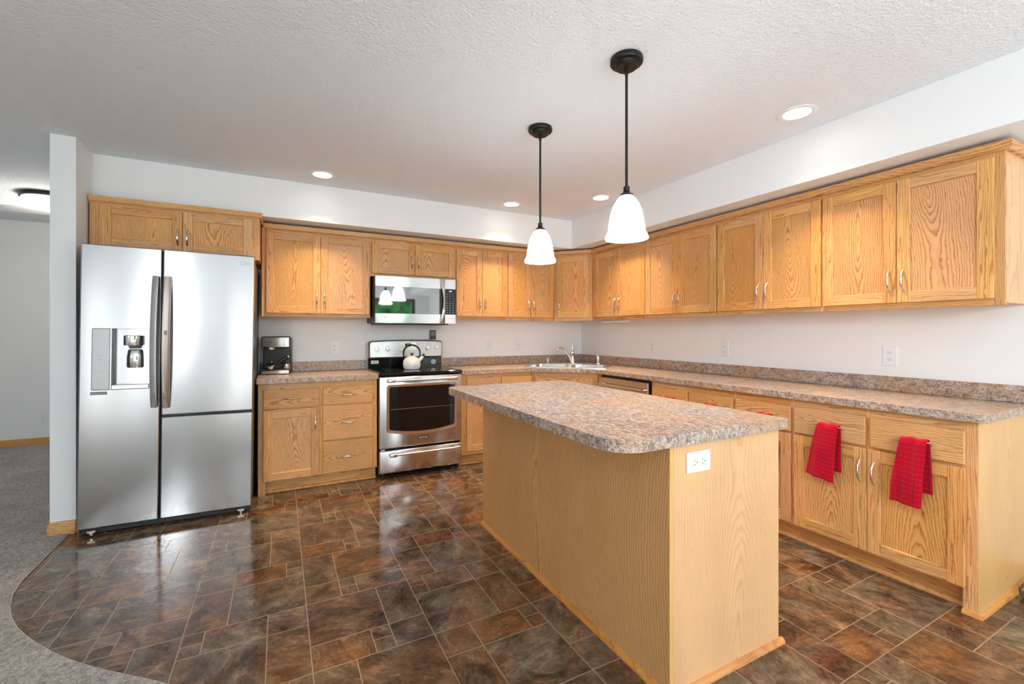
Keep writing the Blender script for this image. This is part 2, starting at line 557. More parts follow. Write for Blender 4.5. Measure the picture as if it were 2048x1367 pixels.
    def tube(self, path, r, n=10, flat=1.0, caps=True):
        """round (or flattened) tube along a path; r may be a list"""
        path = [Vector(p) for p in path]
        k = len(path)
        rs = r if isinstance(r, (list, tuple)) else [r] * k
        up = Vector((0, 0, 1))
        d0 = (path[1] - path[0]).normalized()
        if abs(d0.dot(up)) > 0.9: up = Vector((1, 0, 0))
        a = d0.cross(up).normalized()
        vs, fs = [], []
        for i, p in enumerate(path):
            d = (path[min(i + 1, k - 1)] - path[max(i - 1, 0)]).normalized()
            a = (a - d * a.dot(d)).normalized()
            b = d.cross(a)
            for j in range(n):
                t = 2 * math.pi * j / n
                vs.append(p + (a * math.cos(t) * flat + b * math.sin(t)) * rs[i])
        for i in range(k - 1):
            for j in range(n):
                q = (j + 1) % n
                fs.append((i * n + j, i * n + q, (i + 1) * n + q, (i + 1) * n + j))
        if caps:
            fs.append(tuple(range(n)))
            fs.append(tuple((k - 1) * n + j for j in range(n)))
        self.add(vs, fs)

    def loft(self, rings, caps=True):
        n = len(rings[0])
        vs = [p for r in rings for p in r]
        fs = []
        for i in range(len(rings) - 1):
            for j in range(n):
                q = (j + 1) % n
                fs.append((i * n + j, i * n + q, (i + 1) * n + q, (i + 1) * n + j))
        if caps:
            fs.append(tuple(range(n)))
            fs.append(tuple((len(rings) - 1) * n + j for j in range(n)))
        self.add(vs, fs)

    def build(self, name, mats, parent=None, smooth=True, angle=32, normals=True):
        me = bpy.data.meshes.new(name)
        me.from_pydata(self.v, [], self.f)
        if normals:
            bm = bmesh.new(); bm.from_mesh(me)
            bmesh.ops.recalc_face_normals(bm, faces=bm.faces[:])
            bm.to_mesh(me); bm.free()
        if not isinstance(mats, (list, tuple)): mats = [mats]
        for mm in mats: me.materials.append(MAT[mm])
        me.polygons.foreach_set('material_index', self.mi)
        a = me.attributes.new('gc', 'FLOAT_VECTOR', 'POINT')
        a.data.foreach_set('vector', [c for g in self.gc for c in g])
        a = me.attributes.new('seed', 'FLOAT', 'POINT'); a.data.foreach_set('value', self.sd)
        a = me.attributes.new('tone', 'FLOAT', 'POINT'); a.data.foreach_set('value', self.tn)
        if smooth:
            me.shade_smooth()
            me.set_sharp_from_angle(angle=R(angle))
        me.update()
        o = bpy.data.objects.new(name, me)
        COL.objects.link(o)
        if parent is not None: o.parent = parent
        else: o.location = self.o
        return o


def tag(o, label, cat, group=None):
    o['label'] = label; o['category'] = cat
    if group: o['group'] = group
    return o


def thing(name, label, cat, loc=(0, 0, 0), rot=(0, 0, 0), group=None):
    o = bpy.data.objects.new(name, None)
    COL.objects.link(o)
    o.empty_display_size = 0.1
    o.location = loc
    o.rotation_euler = rot if isinstance(rot, tuple) else (0, 0, rot)
    return tag(o, label, cat, group)


def structure(o):
    o['kind'] = 'structure'
    return o


def copy_tree(o, parent=None):
    c = o.copy(); COL.objects.link(c); c.parent = parent
    for ch in [q for q in bpy.data.objects if q.parent == o]:
        copy_tree(ch, c)
    return c


def text(name, body, size, loc, rot, mat, parent, align='CENTER', sx=1.0, extrude=0.0003):
    cu = bpy.data.curves.new(name, 'FONT')
    cu.body = body; cu.size = size; cu.align_x = align; cu.align_y = 'CENTER'
    cu.extrude = extrude
    cu.materials.append(MAT[mat])
    tmp = bpy.data.objects.new(name, cu)
    me = bpy.data.meshes.new_from_object(tmp)
    bpy.data.objects.remove(tmp)
    o = bpy.data.objects.new(name, me)
    COL.objects.link(o)
    o.parent = parent; o.location = loc; o.rotation_euler = rot; o.scale = (sx, 1, 1)
    return o


def rrect(x0, x1, z0, z1, r, n=6, corners=(1, 1, 1, 1)):
    """rounded rectangle outline, ccw from lower left; corners = ll, lr, ur, ul"""
    pts = []
    for (cx, cz, t0, on, px, pz) in ((x0 + r, z0 + r, 180, corners[0], x0, z0), (x1 - r, z0 + r, 270, corners[1], x1, z0),
                                     (x1 - r, z1 - r, 0, corners[2], x1, z1), (x0 + r, z1 - r, 90, corners[3], x0, z1)):
        if not on:
            pts.append((px, pz)); continue
        for i in range(n + 1):
            t = R(t0 + 90 * i / n)
            pts.append((cx + r * math.cos(t), cz + r * math.sin(t)))
    return pts


def circle(cx, cy, r, n=32):
    return [(cx + r * math.cos(2 * math.pi * i / n), cy + r * math.sin(2 * math.pi * i / n)) for i in range(n)]


# ================================================================== the room
CANS = [(-3.091, -0.784), (-1.392, -0.757), (-0.754, -1.326), (-0.783, -3.103)]
CAN_R = 0.066

# floor: sheet vinyl printed with a repeating modular slate pattern
U, FX, FY = 0.157, -3.28, -2.30
CELL = [(0, 1.5, -3, -2, .95), (1.5, 2, -3, -2.5, .35), (1.5, 2, -2.5, -2, .2), (2, 3, -3, -2, .12),
        (0, 2, -2, 0, .35), (2, 3, -2, 0, .15), (0, 1, 0, 1, .25), (1, 1.5, 0, .5, .2), (1, 1.5, .5, 1, .05),
        (1.5, 3, 0, 1, .45), (0, 1, 1, 3, .2), (1, 3, 1, 3, .6),
        (3, 3.5, -1, -.5, .3), (3, 3.5, -.5, 0, .7), (3.5, 5, -1, 0, .28), (5, 6, -1, 0, .18),
        (3, 5, -3, -1, .1), (5, 6, -3, -1, .4),
        (3, 4, -4, -3, .3), (4, 5.5, -4, -3, .95), (5.5, 6, -4, -3.5, .3), (5.5, 6, -3.5, -3, .15),
        (3, 4, 0, 2, .55), (4, 6, 0, 2, .08)]
fl = M(); fl.m = 0
G = 0.0022
for i in range(-3, 5):
    for j in range(-6, 4):
        for (a, b, c, d, tone) in CELL:
            x0, x1 = FX + (a + 6 * i) * U, FX + (b + 6 * i) * U
            y0, y1 = FY + (c + 6 * j) * U, FY + (d + 6 * j) * U
            x0c, x1c, y0c, y1c = max(x0, -6.0), min(x1, 0.0), max(y0, SOUTH), min(y1, 0.0)
            if x1c - x0c < 0.01 or y1c - y0c < 0.01: continue
            sd = random.uniform(0, 900)
            tn = min(1, max(0, tone + random.uniform(-.12, .12)))
            q = [(x0c + G, y0c + G, 0), (x1c - G, y0c + G, 0), (x1c - G, y1c - G, 0), (x0c + G, y1c - G, 0)]
            fl.m = 0
            fl.add(q, [(0, 1, 2, 3)], None, sd, tn)
            o_ = [(x0c, y0c, 0), (x1c, y0c, 0), (x1c, y1c, 0), (x0c, y1c, 0)]
            fl.m = 1
            fl.add(o_ + q, [(0, 1, 5, 4), (1, 2, 6, 5), (2, 3, 7, 6), (3, 0, 4, 7)])
fl.m = 1
fl.add([(-8.7, SOUTH - .1, -.06), (.1, SOUTH - .1, -.06), (.1, NORTH + .1, -.06), (-8.7, NORTH + .1, -.06)], [(0, 1, 2, 3)])
structure(fl.build('floor', ['tile', 'grout'], None, False, normals=False))

# carpet of the hall and living side, edge curving round the kitchen vinyl
edge = [(-4.575, -0.80), (-4.572, -1.05), (-4.570, -1.25), (-4.566, -1.42), (-4.545, -1.55), (-4.510, -1.67), (-4.462, -1.785),
        (-4.40, -1.90), (-4.34, -1.99), (-4.277, -2.075), (-4.205, -2.165), (-4.13, -2.25), (-4.06, -2.32), (-3.99, -2.385),
        (-3.925, -2.44), (-3.86, -2.495), (-3.79, -2.555), (-3.66, -2.68), (-3.55, -2.83), (-3.45, -3.05), (-3.40, -3.4), (-3.40, -4.9), (-3.30, -5.1), (-3.0, -5.2), (-0.02, -5.2), (-0.02, SOUTH)]  # unseen dining stretch carpeted too, to bounce light upwards
cp = M()
cp.prism([(WEST, SOUTH)] + list(reversed(edge)) + [(-4.60, -0.80), (-4.60, NORTH), (WEST, NORTH)], -0.055, 0.008)
o = structure(cp.build('carpet', 'carpet'))
o['label'] = 'greige cut-pile carpet curving round the vinyl floor'
# pale metal/vinyl transition strip along the edge
ts = M()
ts.tube([(x + .002, y, 0.004) for x, y in edge[:-1]], 0.0028, 6)
structure(ts.build('trim_1', 'strip'))

# ceiling with openings for the recessed lamps
ce = M()
ce.prism([(WEST, SOUTH), (0.0, SOUTH), (0.0, NORTH), (WEST, NORTH)], CEIL, CEIL + 0.01, holes=[circle(x, y, CAN_R + .012) for x, y in CANS])
structure(ce.build('ceiling', 'ceiling'))

# soffit boxed in above the wall cabinets
so = M()
SD, SZ = 0.4944, 2.2128
so.prism([(-4.545, 0), (-4.545, -SD), (-SD, -SD), (-SD, SOUTH), (0, SOUTH), (0, 0)], SZ, CEIL)
structure(so.build('ceiling_soffit', 'wall'))

wb = M(); wb.box(-4.545, 0.12, 0, 0.12, 0, CEIL); structure(wb.build('wall_back', 'wall'))
wr = M(); wr.box(0, 0.12, SOUTH - .12, 0, 0, CEIL); structure(wr.build('wall_right', 'wall'))
ws = M(); ws.box(-4.668, -4.545, -0.784, NORTH, 0, CEIL); structure(ws.build('wall_partition', 'wall'))
wh = M(); wh.box(WEST - .12, -4.545, NORTH, NORTH + .12, 0, CEIL); structure(wh.build('wall_hall', 'wall'))


def holed_wall(name, wins, fixed, along):
    m = M()
    if along == 'x':
        m.prism([(WEST, 0), (0, 0), (0, CEIL), (WEST, CEIL)], fixed - .12, fixed, 'xz', [rrect(a, b, c, d, 0.001, 1) for a, b, c, d in wins])
    else:
        m.prism([(SOUTH, 0), (NORTH, 0), (NORTH, CEIL), (SOUTH, CEIL)], fixed - .12, fixed, 'yz', [rrect(a, b, c, d, 0.001, 1) for a, b, c, d in wins])
    structure(m.build(name, 'wall'))


holed_wall('wall_front', WINS, SOUTH, 'x')
holed_wall('wall_left', WWIN, WEST, 'y')
for i, (a, b, c, d) in enumerate(WINS):
    m = M()
    for (x0, x1, z0, z1) in ((a, a + .07, c, d), (b - .07, b, c, d), (a, b, c, c + .07), (a, b, d - .07, d), ((a + b) / 2 - .05, (a + b) / 2 + .05, c, d)):
        m.box(x0, x1, SOUTH - .09, SOUTH - .03, z0, z1)
    structure(m.build('window_%d' % (i + 1), 'frame_dark'))
for i, (a, b, c, d) in enumerate(WWIN):
    m = M()
    for (y0, y1, z0, z1) in ((a, a + .07, c, d), (b - .07, b, c, d), (a, b, c, c + .07), (a, b, d - .07, d), ((a + b) / 2 - .04, (a + b) / 2 + .04, c, d)):
        m.box(WEST - .09, WEST - .03, y0, y1, z0, z1)
    structure(m.build('window_%d' % (len(WINS) + i + 1), 'frame_dark'))

# hall: dropped beam near the far wall
hb = M(); hb.box(WEST, -5.42, 1.10, 1.42, 2.436, CEIL)
hb.prism([(-5.42, 1.10), (-5.42, 1.42), (-4.67, NORTH - .01), (-4.67, NORTH - .3)], 2.436, CEIL)
structure(hb.build('trim_2', 'wall'))


def skirt(m, path, h=0.085, t=0.014):
    """baseboard with a moulded top along a wall path (room side is left of travel)"""
    prof = [(0, 0), (t, 0), (t, h * .72), (t * .55, h * .86), (t * .4, h), (0, h)]
    for (x0, y0), (x1, y1) in zip(path[:-1], path[1:]):
        d = Vector((x1 - x0, y1 - y0, 0)); L = d.length; d.normalize()
        nrm = Vector((-d.y, d.x, 0))
        rings = []
        for s in (0, L):
            rings.append([Vector((x0, y0, 0.0)) + d * s + nrm * p[0] + Vector((0, 0, p[1])) for p in prof])
        b = len(m.v)
        m.loft(rings)
        sd = random.uniform(0, 900)
        for k in range(b, len(m.v)):
            p = Vector(m.v[k]); m.gc[k] = (p.z, .02, p.dot(d)); m.sd[k] = sd


m = M(); skirt(m, [(WEST, NORTH), (-4.668, NORTH)][::-1]); structure(m.build('baseboard_hall', 'shoe'))
m = M(); skirt(m, [(-4.668, NORTH - .02), (-4.668, -0.784), (-4.545, -0.784), (-4.545, -0.42)][::-1])
structure(m.build('baseboard_partition', 'oak'))
m = M(); skirt(m, [(0, SOUTH), (0, -3.80)]); structure(m.build('baseboard_right', 'shoe'))


# ================================================================== joinery
def shoe(m, path, r=0.019):
    """quarter-round along a floor path, bulging to the right of travel"""
    for (x0, y0), (x1, y1) in zip(path[:-1], path[1:]):
        d = Vector((x1 - x0, y1 - y0, 0)); L = d.length; d.normalize()
        nrm = Vector((d.y, -d.x, 0))
        prof = [(0, 0)] + [(r * math.cos(R(t)), r * math.sin(R(t))) for t in (0, 22, 45, 67, 90)]
        b = len(m.v)
        m.loft([[Vector((x0, y0, 0)) + d * s + nrm * p[0] + Vector((0, 0, p[1])) for p in prof] for s in (-.0, L)])
        sd = random.uniform(0, 900)
        for k in range(b, len(m.v)):
            p = Vector(m.v[k]); m.gc[k] = (p.z, .15, p.x * d.x + p.y * d.y); m.sd[k] = sd


def pull(parent, x, z, vertical, yf=-0.019, L=0.112, name='handle', oz=0.0, bow=2.4):
    """bow pull"""
    m = M((0, 0, oz))
    pts, rs = [], []
    n = 14
    for i in range(n + 1):
        t = -1 + 2 * i / n
        dep = 0.027 * (1 - abs(t) ** bow)
        s = t * L / 2
        p = (x, yf - dep, z + s) if vertical else (x + s, yf - dep, z)
        pts.append(p)
        rs.append(0.0052 - 0.0010 * abs(t) + (0.0016 if abs(t) > .93 else 0))
    m.tube(pts, rs, 10, 1.15)
    return m.build(name, 'satin', parent)


DW = 0.060


def door(parent, x0, x1, z0, z1, handle=None, oz=0.0, sw=DW, th=0.019, panel=True):
    """shaker door: stiles, rails, recessed panel, pull. handle=(x, z, vertical)"""
    m = M((0, 0, oz))
    e = 0.0022
    m.box(x0, x0 + sw, -th, 0, z0, z1, 2, e, True)
    m.box(x1 - sw, x1, -th, 0, z0, z1, 2, e, True)
    m.box(x0 + sw, x1 - sw, -th, 0, z0, z0 + sw, 0, e, True)
    m.box(x0 + sw, x1 - sw, -th, 0, z1 - sw, z1, 0, e, True)
    d = m.build('door', 'oak', parent)
    p = M((0, 0, oz))
    p.box(x0 + sw - .006, x1 - sw + .006, -th + .010, -.003, z0 + sw - .006, z1 - sw + .006, 2)
    p.build('panel', 'oak', d)
    if handle:
        pull(d, handle[0], handle[1], handle[2], -th, oz=oz)
    return d


def drawer(parent, x0, x1, z0, z1, handle=True, oz=0.0, th=0.019, hx=None):
    m = M((0, 0, oz))
    m.box(x0, x1, -th, 0, z0, z1, 0, 0.004)
    d = m.build('drawer', 'oak', parent)
    if handle:
        pull(d, (x0 + x1) / 2 if hx is None else hx, (z0 + z1) / 2, False, -th, 0.112 if hx is None else 0.122, oz=oz, bow=2.4 if hx is None else 14)
    return d


def face_frame(parent, w, z0, z1, stiles, rails, oz=0.0, th=0.019):
    """stiles: list of (xa, xb, za, zb); rails: list of (xa, xb, za, zb)"""
    m = M((0, 0, oz))
    for (a, b, c, d) in stiles: m.box(a, b, 0, th, c, d, 2, 0.0008, True)
    for (a, b, c, d) in rails: m.box(a, b, 0.0003, th, c, d, 0, 0.0008, True)
    return m.build('face_frame', 'oak', parent)


UZ0, UZ1, UDT, UDB, UD = 1.4106, 2.165, 2.1256, 1.4431, 0.3166


def upper(label, loc, rot, w, doors, depth=UD, z0=UZ0, z1=UZ1, db=UDB, dt=UDT, group='oak wall cabinets under the soffit', hz=None, end=False):
    """doors: list of (xa, xb, side) in local x; side = which edge carries the pull"""
    r = thing('wall_cabinet', label, 'cabinet', (loc[0], loc[1], z0), rot, group)
    zb = 0.030
    st = [(0, doors[0][0] + .018, z0, z1), (doors[-1][1] - .018, w, z0, z1)]
    mids = []
    if len(doors) == 2:
        mc = (doors[0][1] + doors[1][0]) / 2
        mids = [(mc - .018, mc + .018, z0 + zb, z1 - .04)]
    xa, xb = st[0][1], st[1][0]
    face_frame(r, w, z0, z1, st + mids, [(xa, xb, z0, z0 + zb + .012), (xa, xb, dt - .012, z1)], z0)
    c = M((0, 0, z0))
    c.box(0.001, w - .001, 0.019, depth - .003, z0 + .012, z1 - .002, 2, 0)
    c.build('carcass', 'veneer' if end else 'oak', r)
    for (a, b, s) in doors:
        hx = a + .030 if s == 'l' else b - .030
        h = (hx, (db + .125) if hz is None else hz, True)
        door(r, a, b, db, dt, h, z0)
    return r


# back wall uppers (local x = world x - start)
def bx(x0, *ds):
    return [(a - x0, b - x0, s) for a, b, s in ds]


YB = -UD
upper('oak wall cabinet between the fridge and the microwave, widest pair of doors on that wall', (-3.525, YB), 0, 0.880,
      bx(-3.525, (-3.492, -3.0725, 'r'), (-3.0695, -2.6545, 'l')))
upper('short oak wall cabinet directly above the microwave', (-2.645, YB), 0, 0.833,
      bx(-2.645, (-2.631, -2.2285, 'r'), (-2.2255, -1.820, 'l')), z0=1.801, db=1.829, hz=1.955)
upper('narrow-doored oak wall cabinet just right of the microwave', (-1.812, YB), 0, 0.597,
      bx(-1.812, (-1.8016, -1.5165, 'r'), (-1.5135, -1.2206, 'l')))
upper('narrow-doored oak wall cabinet beside the angled corner cabinet, behind the far pendant', (-1.215, YB), 0, 0.602,
      bx(-1.215, (-1.2086, -0.9325, 'r'), (-0.9295, -0.630, 'l')))

# angled corner upper
CA, CB = Vector((-0.612, -UD, 0)), Vector((-UD, -0.634, 0))
cang = math.atan2(CB.y - CA.y, CB.x - CA.x)
cw = (CB - CA).length
r = thing('corner_wall_cabinet', 'single-door oak wall cabinet set diagonally across the corner above the sink', 'cabinet',
          (CA.x, CA.y, UZ0), cang, 'oak wall cabinets under the soffit')
Xc = (Matrix.Translation((CA.x, CA.y, UZ0)) @ Matrix.Rotation(cang, 4, 'Z')).inverted()
c = M(X=Xc)
d_ = Vector((math.sin(-cang), math.cos(cang), 0)) * 0.019
c.prism([(CA.x + d_.x, CA.y + d_.y), (CB.x + d_.x, CB.y + d_.y), (-.003, -.634), (-.003, -.003), (-.612, -.003)], UZ0 + .012, UZ1 - .002, ax=2, seed=44)
c.build('carcass', 'oak', r)
face_frame(r, cw, UZ0, UZ1, [(0, .055, UZ0, UZ1), (cw - .055, cw, UZ0, UZ1)], [(.055, cw - .055, UZ0, UZ0 + .042), (.055, cw - .055, UDT - .012, UZ1)], UZ0)
door(r, .036, cw - .036, UDB, UDT, (.066, UDB + .125, True), UZ0)


# right wall uppers (local x runs towards the camera)
def ry(y0, *ds):
    return [(y0 - a, y0 - b, s) for a, b, s in ds]


RROT = R(-90)
upper('oak wall cabinet on the right wall next to the angled corner cabinet', (-UD, -0.636), RROT, 0.8155,
      ry(-0.636, (-0.688, -1.0635, 'r'), (-1.0665, -1.4497, 'l')))
upper('oak wall cabinet second from the corner on the right wall, behind the near pendant', (-UD, -1.4515), RROT, 0.779,
      ry(-1.4515, (-1.4575, -1.8393, 'r'), (-1.8423, -2.2243, 'l')))
upper('oak wall cabinet third from the corner on the right wall', (-UD, -2.2305), RROT, 0.768,
      ry(-2.2305, (-2.2365, -2.6085, 'r'), (-2.6115, -2.9917, 'l')))
upper('oak wall cabinet nearest the camera with the exposed pale end panel', (-UD, -2.9985), RROT, 0.8035,
      ry(-2.9985, (-3.0040, -3.3825, 'r'), (-3.3855, -3.7675, 'l')), end=True)

# cabinet over the fridge
FCX0, FCX1, FCY = -4.533, -3.530, -0.600
r = thing('fridge_wall_cabinet', 'deep oak cabinet above the refrigerator with its own raised crown', 'cabinet', (FCX0, FCY, 1.84), 0)
w_ = FCX1 - FCX0
face_frame(r, w_, 1.84, 2.175, [(0, .075, 1.84, 2.175), (w_ - .065, w_, 1.84, 2.175), (.49, .545, 1.87, 2.14)], [(.075, w_ - .065, 1.84, 1.885), (.075, w_ - .065, 2.14, 2.175)], 1.84)
c = M((0, 0, 1.84)); c.box(.001, w_ - .001, .019, .597, 1.845, 2.170); c.build('carcass', 'oak', r)
door(r, .057, .5145, 1.866, 2.152, (.488, 1.968, True), 1.84)
door(r, .5175, w_ - .048, 1.866, 2.152, (.545, 1.968, True), 1.84)


def crown(name, label, path, z0, z1, proj, parent=None, o=(0, 0, 0)):
    """flat crown board with a small cove, mitred along a path; room side is right of travel"""
    prof = [(-.016, z0), (.004, z0), (.006, z0 + .006), (proj - .004, z1 - .012), (proj, z1 - .010), (proj, z1), (-.016, z1)]
    prof = [(-.016, z0), (proj * .6, z0), (proj, z0 + .008), (proj, z1 - .003), (proj - .003, z1), (-.016, z1)]
    P = [Vector((x, y, 0)) for x, y in path]
    m = M(o)
    ds = [(P[i + 1] - P[i]).normalized() for i in range(len(P) - 1)]
    ns = [Vector((d.y, -d.x, 0)) for d in ds]
    for i in range(len(ds)):
        rings = []
        for k, end in ((i, 0), (i + 1, 1)):
            if end == 0 and i > 0: nn = (ns[i - 1] + ns[i]).normalized(); nn = nn / nn.dot(ns[i])
            elif end == 1 and i < len(ds) - 1: nn = (ns[i + 1] + ns[i]).normalized(); nn = nn / nn.dot(ns[i])
            else: nn = ns[i]
            rings.append([P[k] + nn * p[0] + Vector((0, 0, p[1])) for p in prof])
        b = len(m.v)
        m.loft(rings)
        sd = random.uniform(0, 900)
        for k in range(b, len(m.v)):
            p = Vector(m.v[k]) + Vector(o); m.gc[k] = (p.z - 2.1, .03 + (p.x + p.y) * .02, p.dot(ds[i])); m.sd[k] = sd
    return m.build(name, 'oak', parent)


crown('crown', '', [(FCX0, FCY), (FCX1, FCY), (FCX1, -.36)], 2.168, 2.208, .018, r, (FCX0, FCY, 1.84))
o = crown('crown_moulding', '', [(-3.512, -UD), (-.612, -UD), (-UD, -.634), (-UD, -3.802), (-.004, -3.802)], 2.150, 2.194, .030)
tag(o, 'oak crown moulding running along the tops of the wall cabinets', 'moulding')

# ---------------------------------------------------------------- base cabinets
BD, KZ, BZ = 0.6144, 0.105, 0.876
KD = 0.070     # toe-kick recess
BG = 'oak base cabinets'


def base(label, loc, rot, w, stiles, rails, drawers, doors, depth=BD, endl=False, endr=False, name='base_cabinet', group=BG):
    r = thing(name, label, 'cabinet', (loc[0], loc[1], 0), rot, group)
    face_frame(r, w, KZ, BZ, stiles, rails)
    c = M()
    c.box(.001, w - .001, .019, depth - .003, KZ, BZ - .001)
    c.build('carcass', 'oak', r)
    k = M()
    x0, x1 = (.035 if endl else 0), (w - .035 if endr else w)
    k.box(x0, x1, KD, KD + .015, 0.001, KZ - .0005, 0, 0, True)
    k.build('toe_kick', 'oak', r)
    s = M()
    if endl: shoe(s, [(x0, KD), (x0, .012), (0, .012 - .012)][0:2])
    shoe(s, [(x1, KD), (x0, KD)][::-1])
    s.build('shoe_moulding', 'shoe', r)
    if endl or endr:
        e = M()
        if endl: e.box(0, .034, .0195, depth - .003, 0.001, KZ, 2, 0, True)
        if endr: e.box(w - .034, w, .0195, depth - .003, 0.001, KZ, 2, 0, True)
        e.build('end_panel', 'veneer', r)
    for d in drawers: drawer(r, *d)
    for d in doors: door(r, *d)
    return r


# left of the range
X0 = -3.5407; W = 0.9007
L = lambda x: x - X0
base('pale oak base cabinet between the fridge and the range, one door and four drawers', (X0, -BD), 0, W,
     [(0, L(-3.490), 0, BZ), (L(-3.112), L(-3.068), KZ, BZ), (L(-2.690), W, KZ, BZ)],
     [(L(-3.49), L(-3.112), KZ, .125), (L(-3.068), L(-2.69), KZ, .125), (L(-3.49), L(-3.112), .652, .69), (L(-3.068), L(-2.69), .652, .69),
      (L(-3.49), L(-3.112), .815, BZ), (L(-3.068), L(-2.69), .815, BZ), (L(-3.068), L(-2.69), .36, .40)],
     [(L(-3.505), L(-3.102), .674, .827), (L(-3.077), L(-2.676), .678, .830), (L(-3.077), L(-2.676), .386, .664), (L(-3.077), L(-2.676), .110, .374)],
     [(L(-3.505), L(-3.104), .110, .661, (L(-3.133), .537, True))], endl=True)

# right of the range
X0 = -1.865; W = 0.776
base('oak base cabinet right of the range, its doors half hidden by the island', (X0, -BD), 0, W,
     [(0, .062, KZ, BZ), (L(-1.455), L(-1.427), KZ, BZ), (L(-1.118), W, KZ, BZ)],
     [(.062, L(-1.455), KZ, .150), (L(-1.427), L(-1.118), KZ, .150), (.062, L(-1.455), .625, .69), (L(-1.427), L(-1.118), .625, .69), (.062, L(-1.455), .822, BZ), (L(-1.427), L(-1.118), .822, BZ)],
     [(L(-1.805), L(-1.4425), .668, .834), (L(-1.4385), L(-1.0900), .668, .834)],
     [(L(-1.805), L(-1.4425), .139, .640, (L(-1.4725), .54, True)), (L(-1.4385), L(-1.0900), .139, .640, (L(-1.4085), .54, True))])

# angled sink base
SA, SB = Vector((-1.086, -BD, 0)), Vector((-BD, -1.100, 0))
sang = math.atan2(SB.y - SA.y, SB.x - SA.x)
sw_ = (SB - SA).length
r = thing('sink_base_cabinet', 'oak base cabinet set diagonally under the corner sink', 'cabinet', (SA.x, SA.y, 0), sang, BG)
Xs = (Matrix.Translation((SA.x, SA.y, 0)) @ Matrix.Rotation(sang, 4, 'Z')).inverted()
d_ = Vector((math.sin(-sang), math.cos(sang), 0))
c = M(X=Xs)
q0, q1 = SA + d_ * .019, SB + d_ * .019
c.prism([(q0.x, q0.y), (q1.x, q1.y), (-.003, -1.098), (-.003, -.003), (-1.084, -.003)], KZ, .70, ax=2, seed=61)
c.build('carcass', 'oak', r)
k = M(); k.box(.02, sw_ - .02, KD, KD + .015, .001, KZ - .0005, 0); k.build('toe_kick', 'oak', r)
face_frame(r, sw_, KZ, BZ, [(0, .062, KZ, BZ), (sw_ - .062, sw_, KZ, BZ)], [(.062, sw_ - .062, KZ, .15), (.062, sw_ - .062, .625, .69), (.062, sw_ - .062, .815, BZ)])
drawer(r, .047, sw_ - .047, .668, .834, False)
door(r, .047, sw_ / 2 - .002, .139, .640, (sw_ / 2 - .032, .54, True))
door(r, sw_ / 2 + .002, sw_ - .047, .139, .640, (sw_ / 2 + .032, .54, True))

# right run: filler, dishwasher, then three cabinets towards the camera
Ly = lambda y0: (lambda y: y0 - y)
f = M((-BD, -1.1, 0)); f.box(-BD, -BD + .02, -1.148, -1.1015, .001, BZ, 2, 0, True)
tag(f.build('filler_strip', 'oak'), 'narrow oak filler strip between the sink cabinet and the dishwasher', 'filler')

Y0 = -1.822; W = .391; L = Ly(Y0)
TW = 0.0
base('oak base cabinet right beside the dishwasher, single drawer over one door', (-BD, Y0), RROT, W,
     [(0, .034, KZ, BZ), (W - .02, W, KZ, BZ)], [(.034, W - .02, KZ, .14), (.034, W - .02, .645, .69), (.034, W - .02, .815, BZ)],
     [(L(-1.841), L(-2.203), .674, .827, True, 0.0, .019, L(-2.045))], [(L(-1.841), L(-2.203), .118, .660, (L(-2.173), .55, True))])
Y0 = -2.213; W = .7755; L = Ly(Y0)
base('oak base cabinet mostly hidden behind the island, two drawers over two doors', (-BD, Y0), RROT, W,
     [(0, .016, KZ, BZ), (L(-2.580), L(-2.614), .645, BZ), (W - .022, W, KZ, BZ)], [(.016, W - .022, KZ, .14), (.016, W - .022, .645, .69), (.016, W - .022, .815, BZ)],
     [(L(-2.217), L(-2.587), .674, .827, True, 0.0, .019, L(-2.425)), (L(-2.608), L(-2.976), .674, .827, True, 0.0, .019, L(-2.825))],
     [(L(-2.217), L(-2.595), .118, .660, (L(-2.565), .55, True)), (L(-2.599), L(-2.976), .118, .660, (L(-2.629), .55, True))])
Y0 = -2.9885; W = .8035; L = Ly(Y0)
base('oak base cabinet at the open end of the right run, with a pale end panel', (-BD, Y0), RROT, W,
     [(0, .016, KZ, BZ), (L(-3.362), L(-3.394), .645, BZ), (L(-3.744), W, 0.001, BZ)], [(.016, L(-3.744), KZ, .14), (.016, L(-3.744), .645, .69), (.016, L(-3.744), .815, BZ)],
     [(L(-2.996), L(-3.367), .674, .829, True, 0.0, .019, L(-3.199)), (L(-3.388), L(-3.755), .674, .829, True, 0.0, .019, L(-3.580))],
     [(L(-2.996), L(-3.3735), .118, .660, (L(-3.3435), .537, True)), (L(-3.3765), L(-3.755), .118, .660, (L(-3.4065), .537, True))], endr=True)
e = bpy.data.objects  # end panel skin of that last cabinet
lastbase = [q for q in e if q.name.startswith('base_cabinet') and q.type == 'EMPTY'][-1]
m = M(); m.box(W, W + .004, .0005, BD - .003, .001, BZ - .001, 2, 0, False, seed=123.0); m.build('end_skin', 'veneer', lastbase)
m = M(); shoe(m, [(W + .004, -.0), (W + .004, BD - .003)]); shoe(m, [(L(-3.744) - .0, -.0), (W + .022, -.0)]); m.build('end_shoe', 'shoe', lastbase)

# ---------------------------------------------------------------- worktops
CD = 0.6488
ct = M((-3.1, -.3, .876))
ct.prism([(-3.551, -.002), (-3.551, -CD), (-2.634, -CD), (-2.634, -.002)], .8765, .914)
o = ct.build('countertop', 'laminate')
tag(o, 'short mottled brown laminate countertop between the fridge and the range', 'countertop', 'mottled laminate worktops')
b = M((-3.1, -.3, .876)); b.box(-3.551, -2.634, -.021, -.002, .9142, 1.004, 0, .003); b.build('backsplash', 'laminate', o)

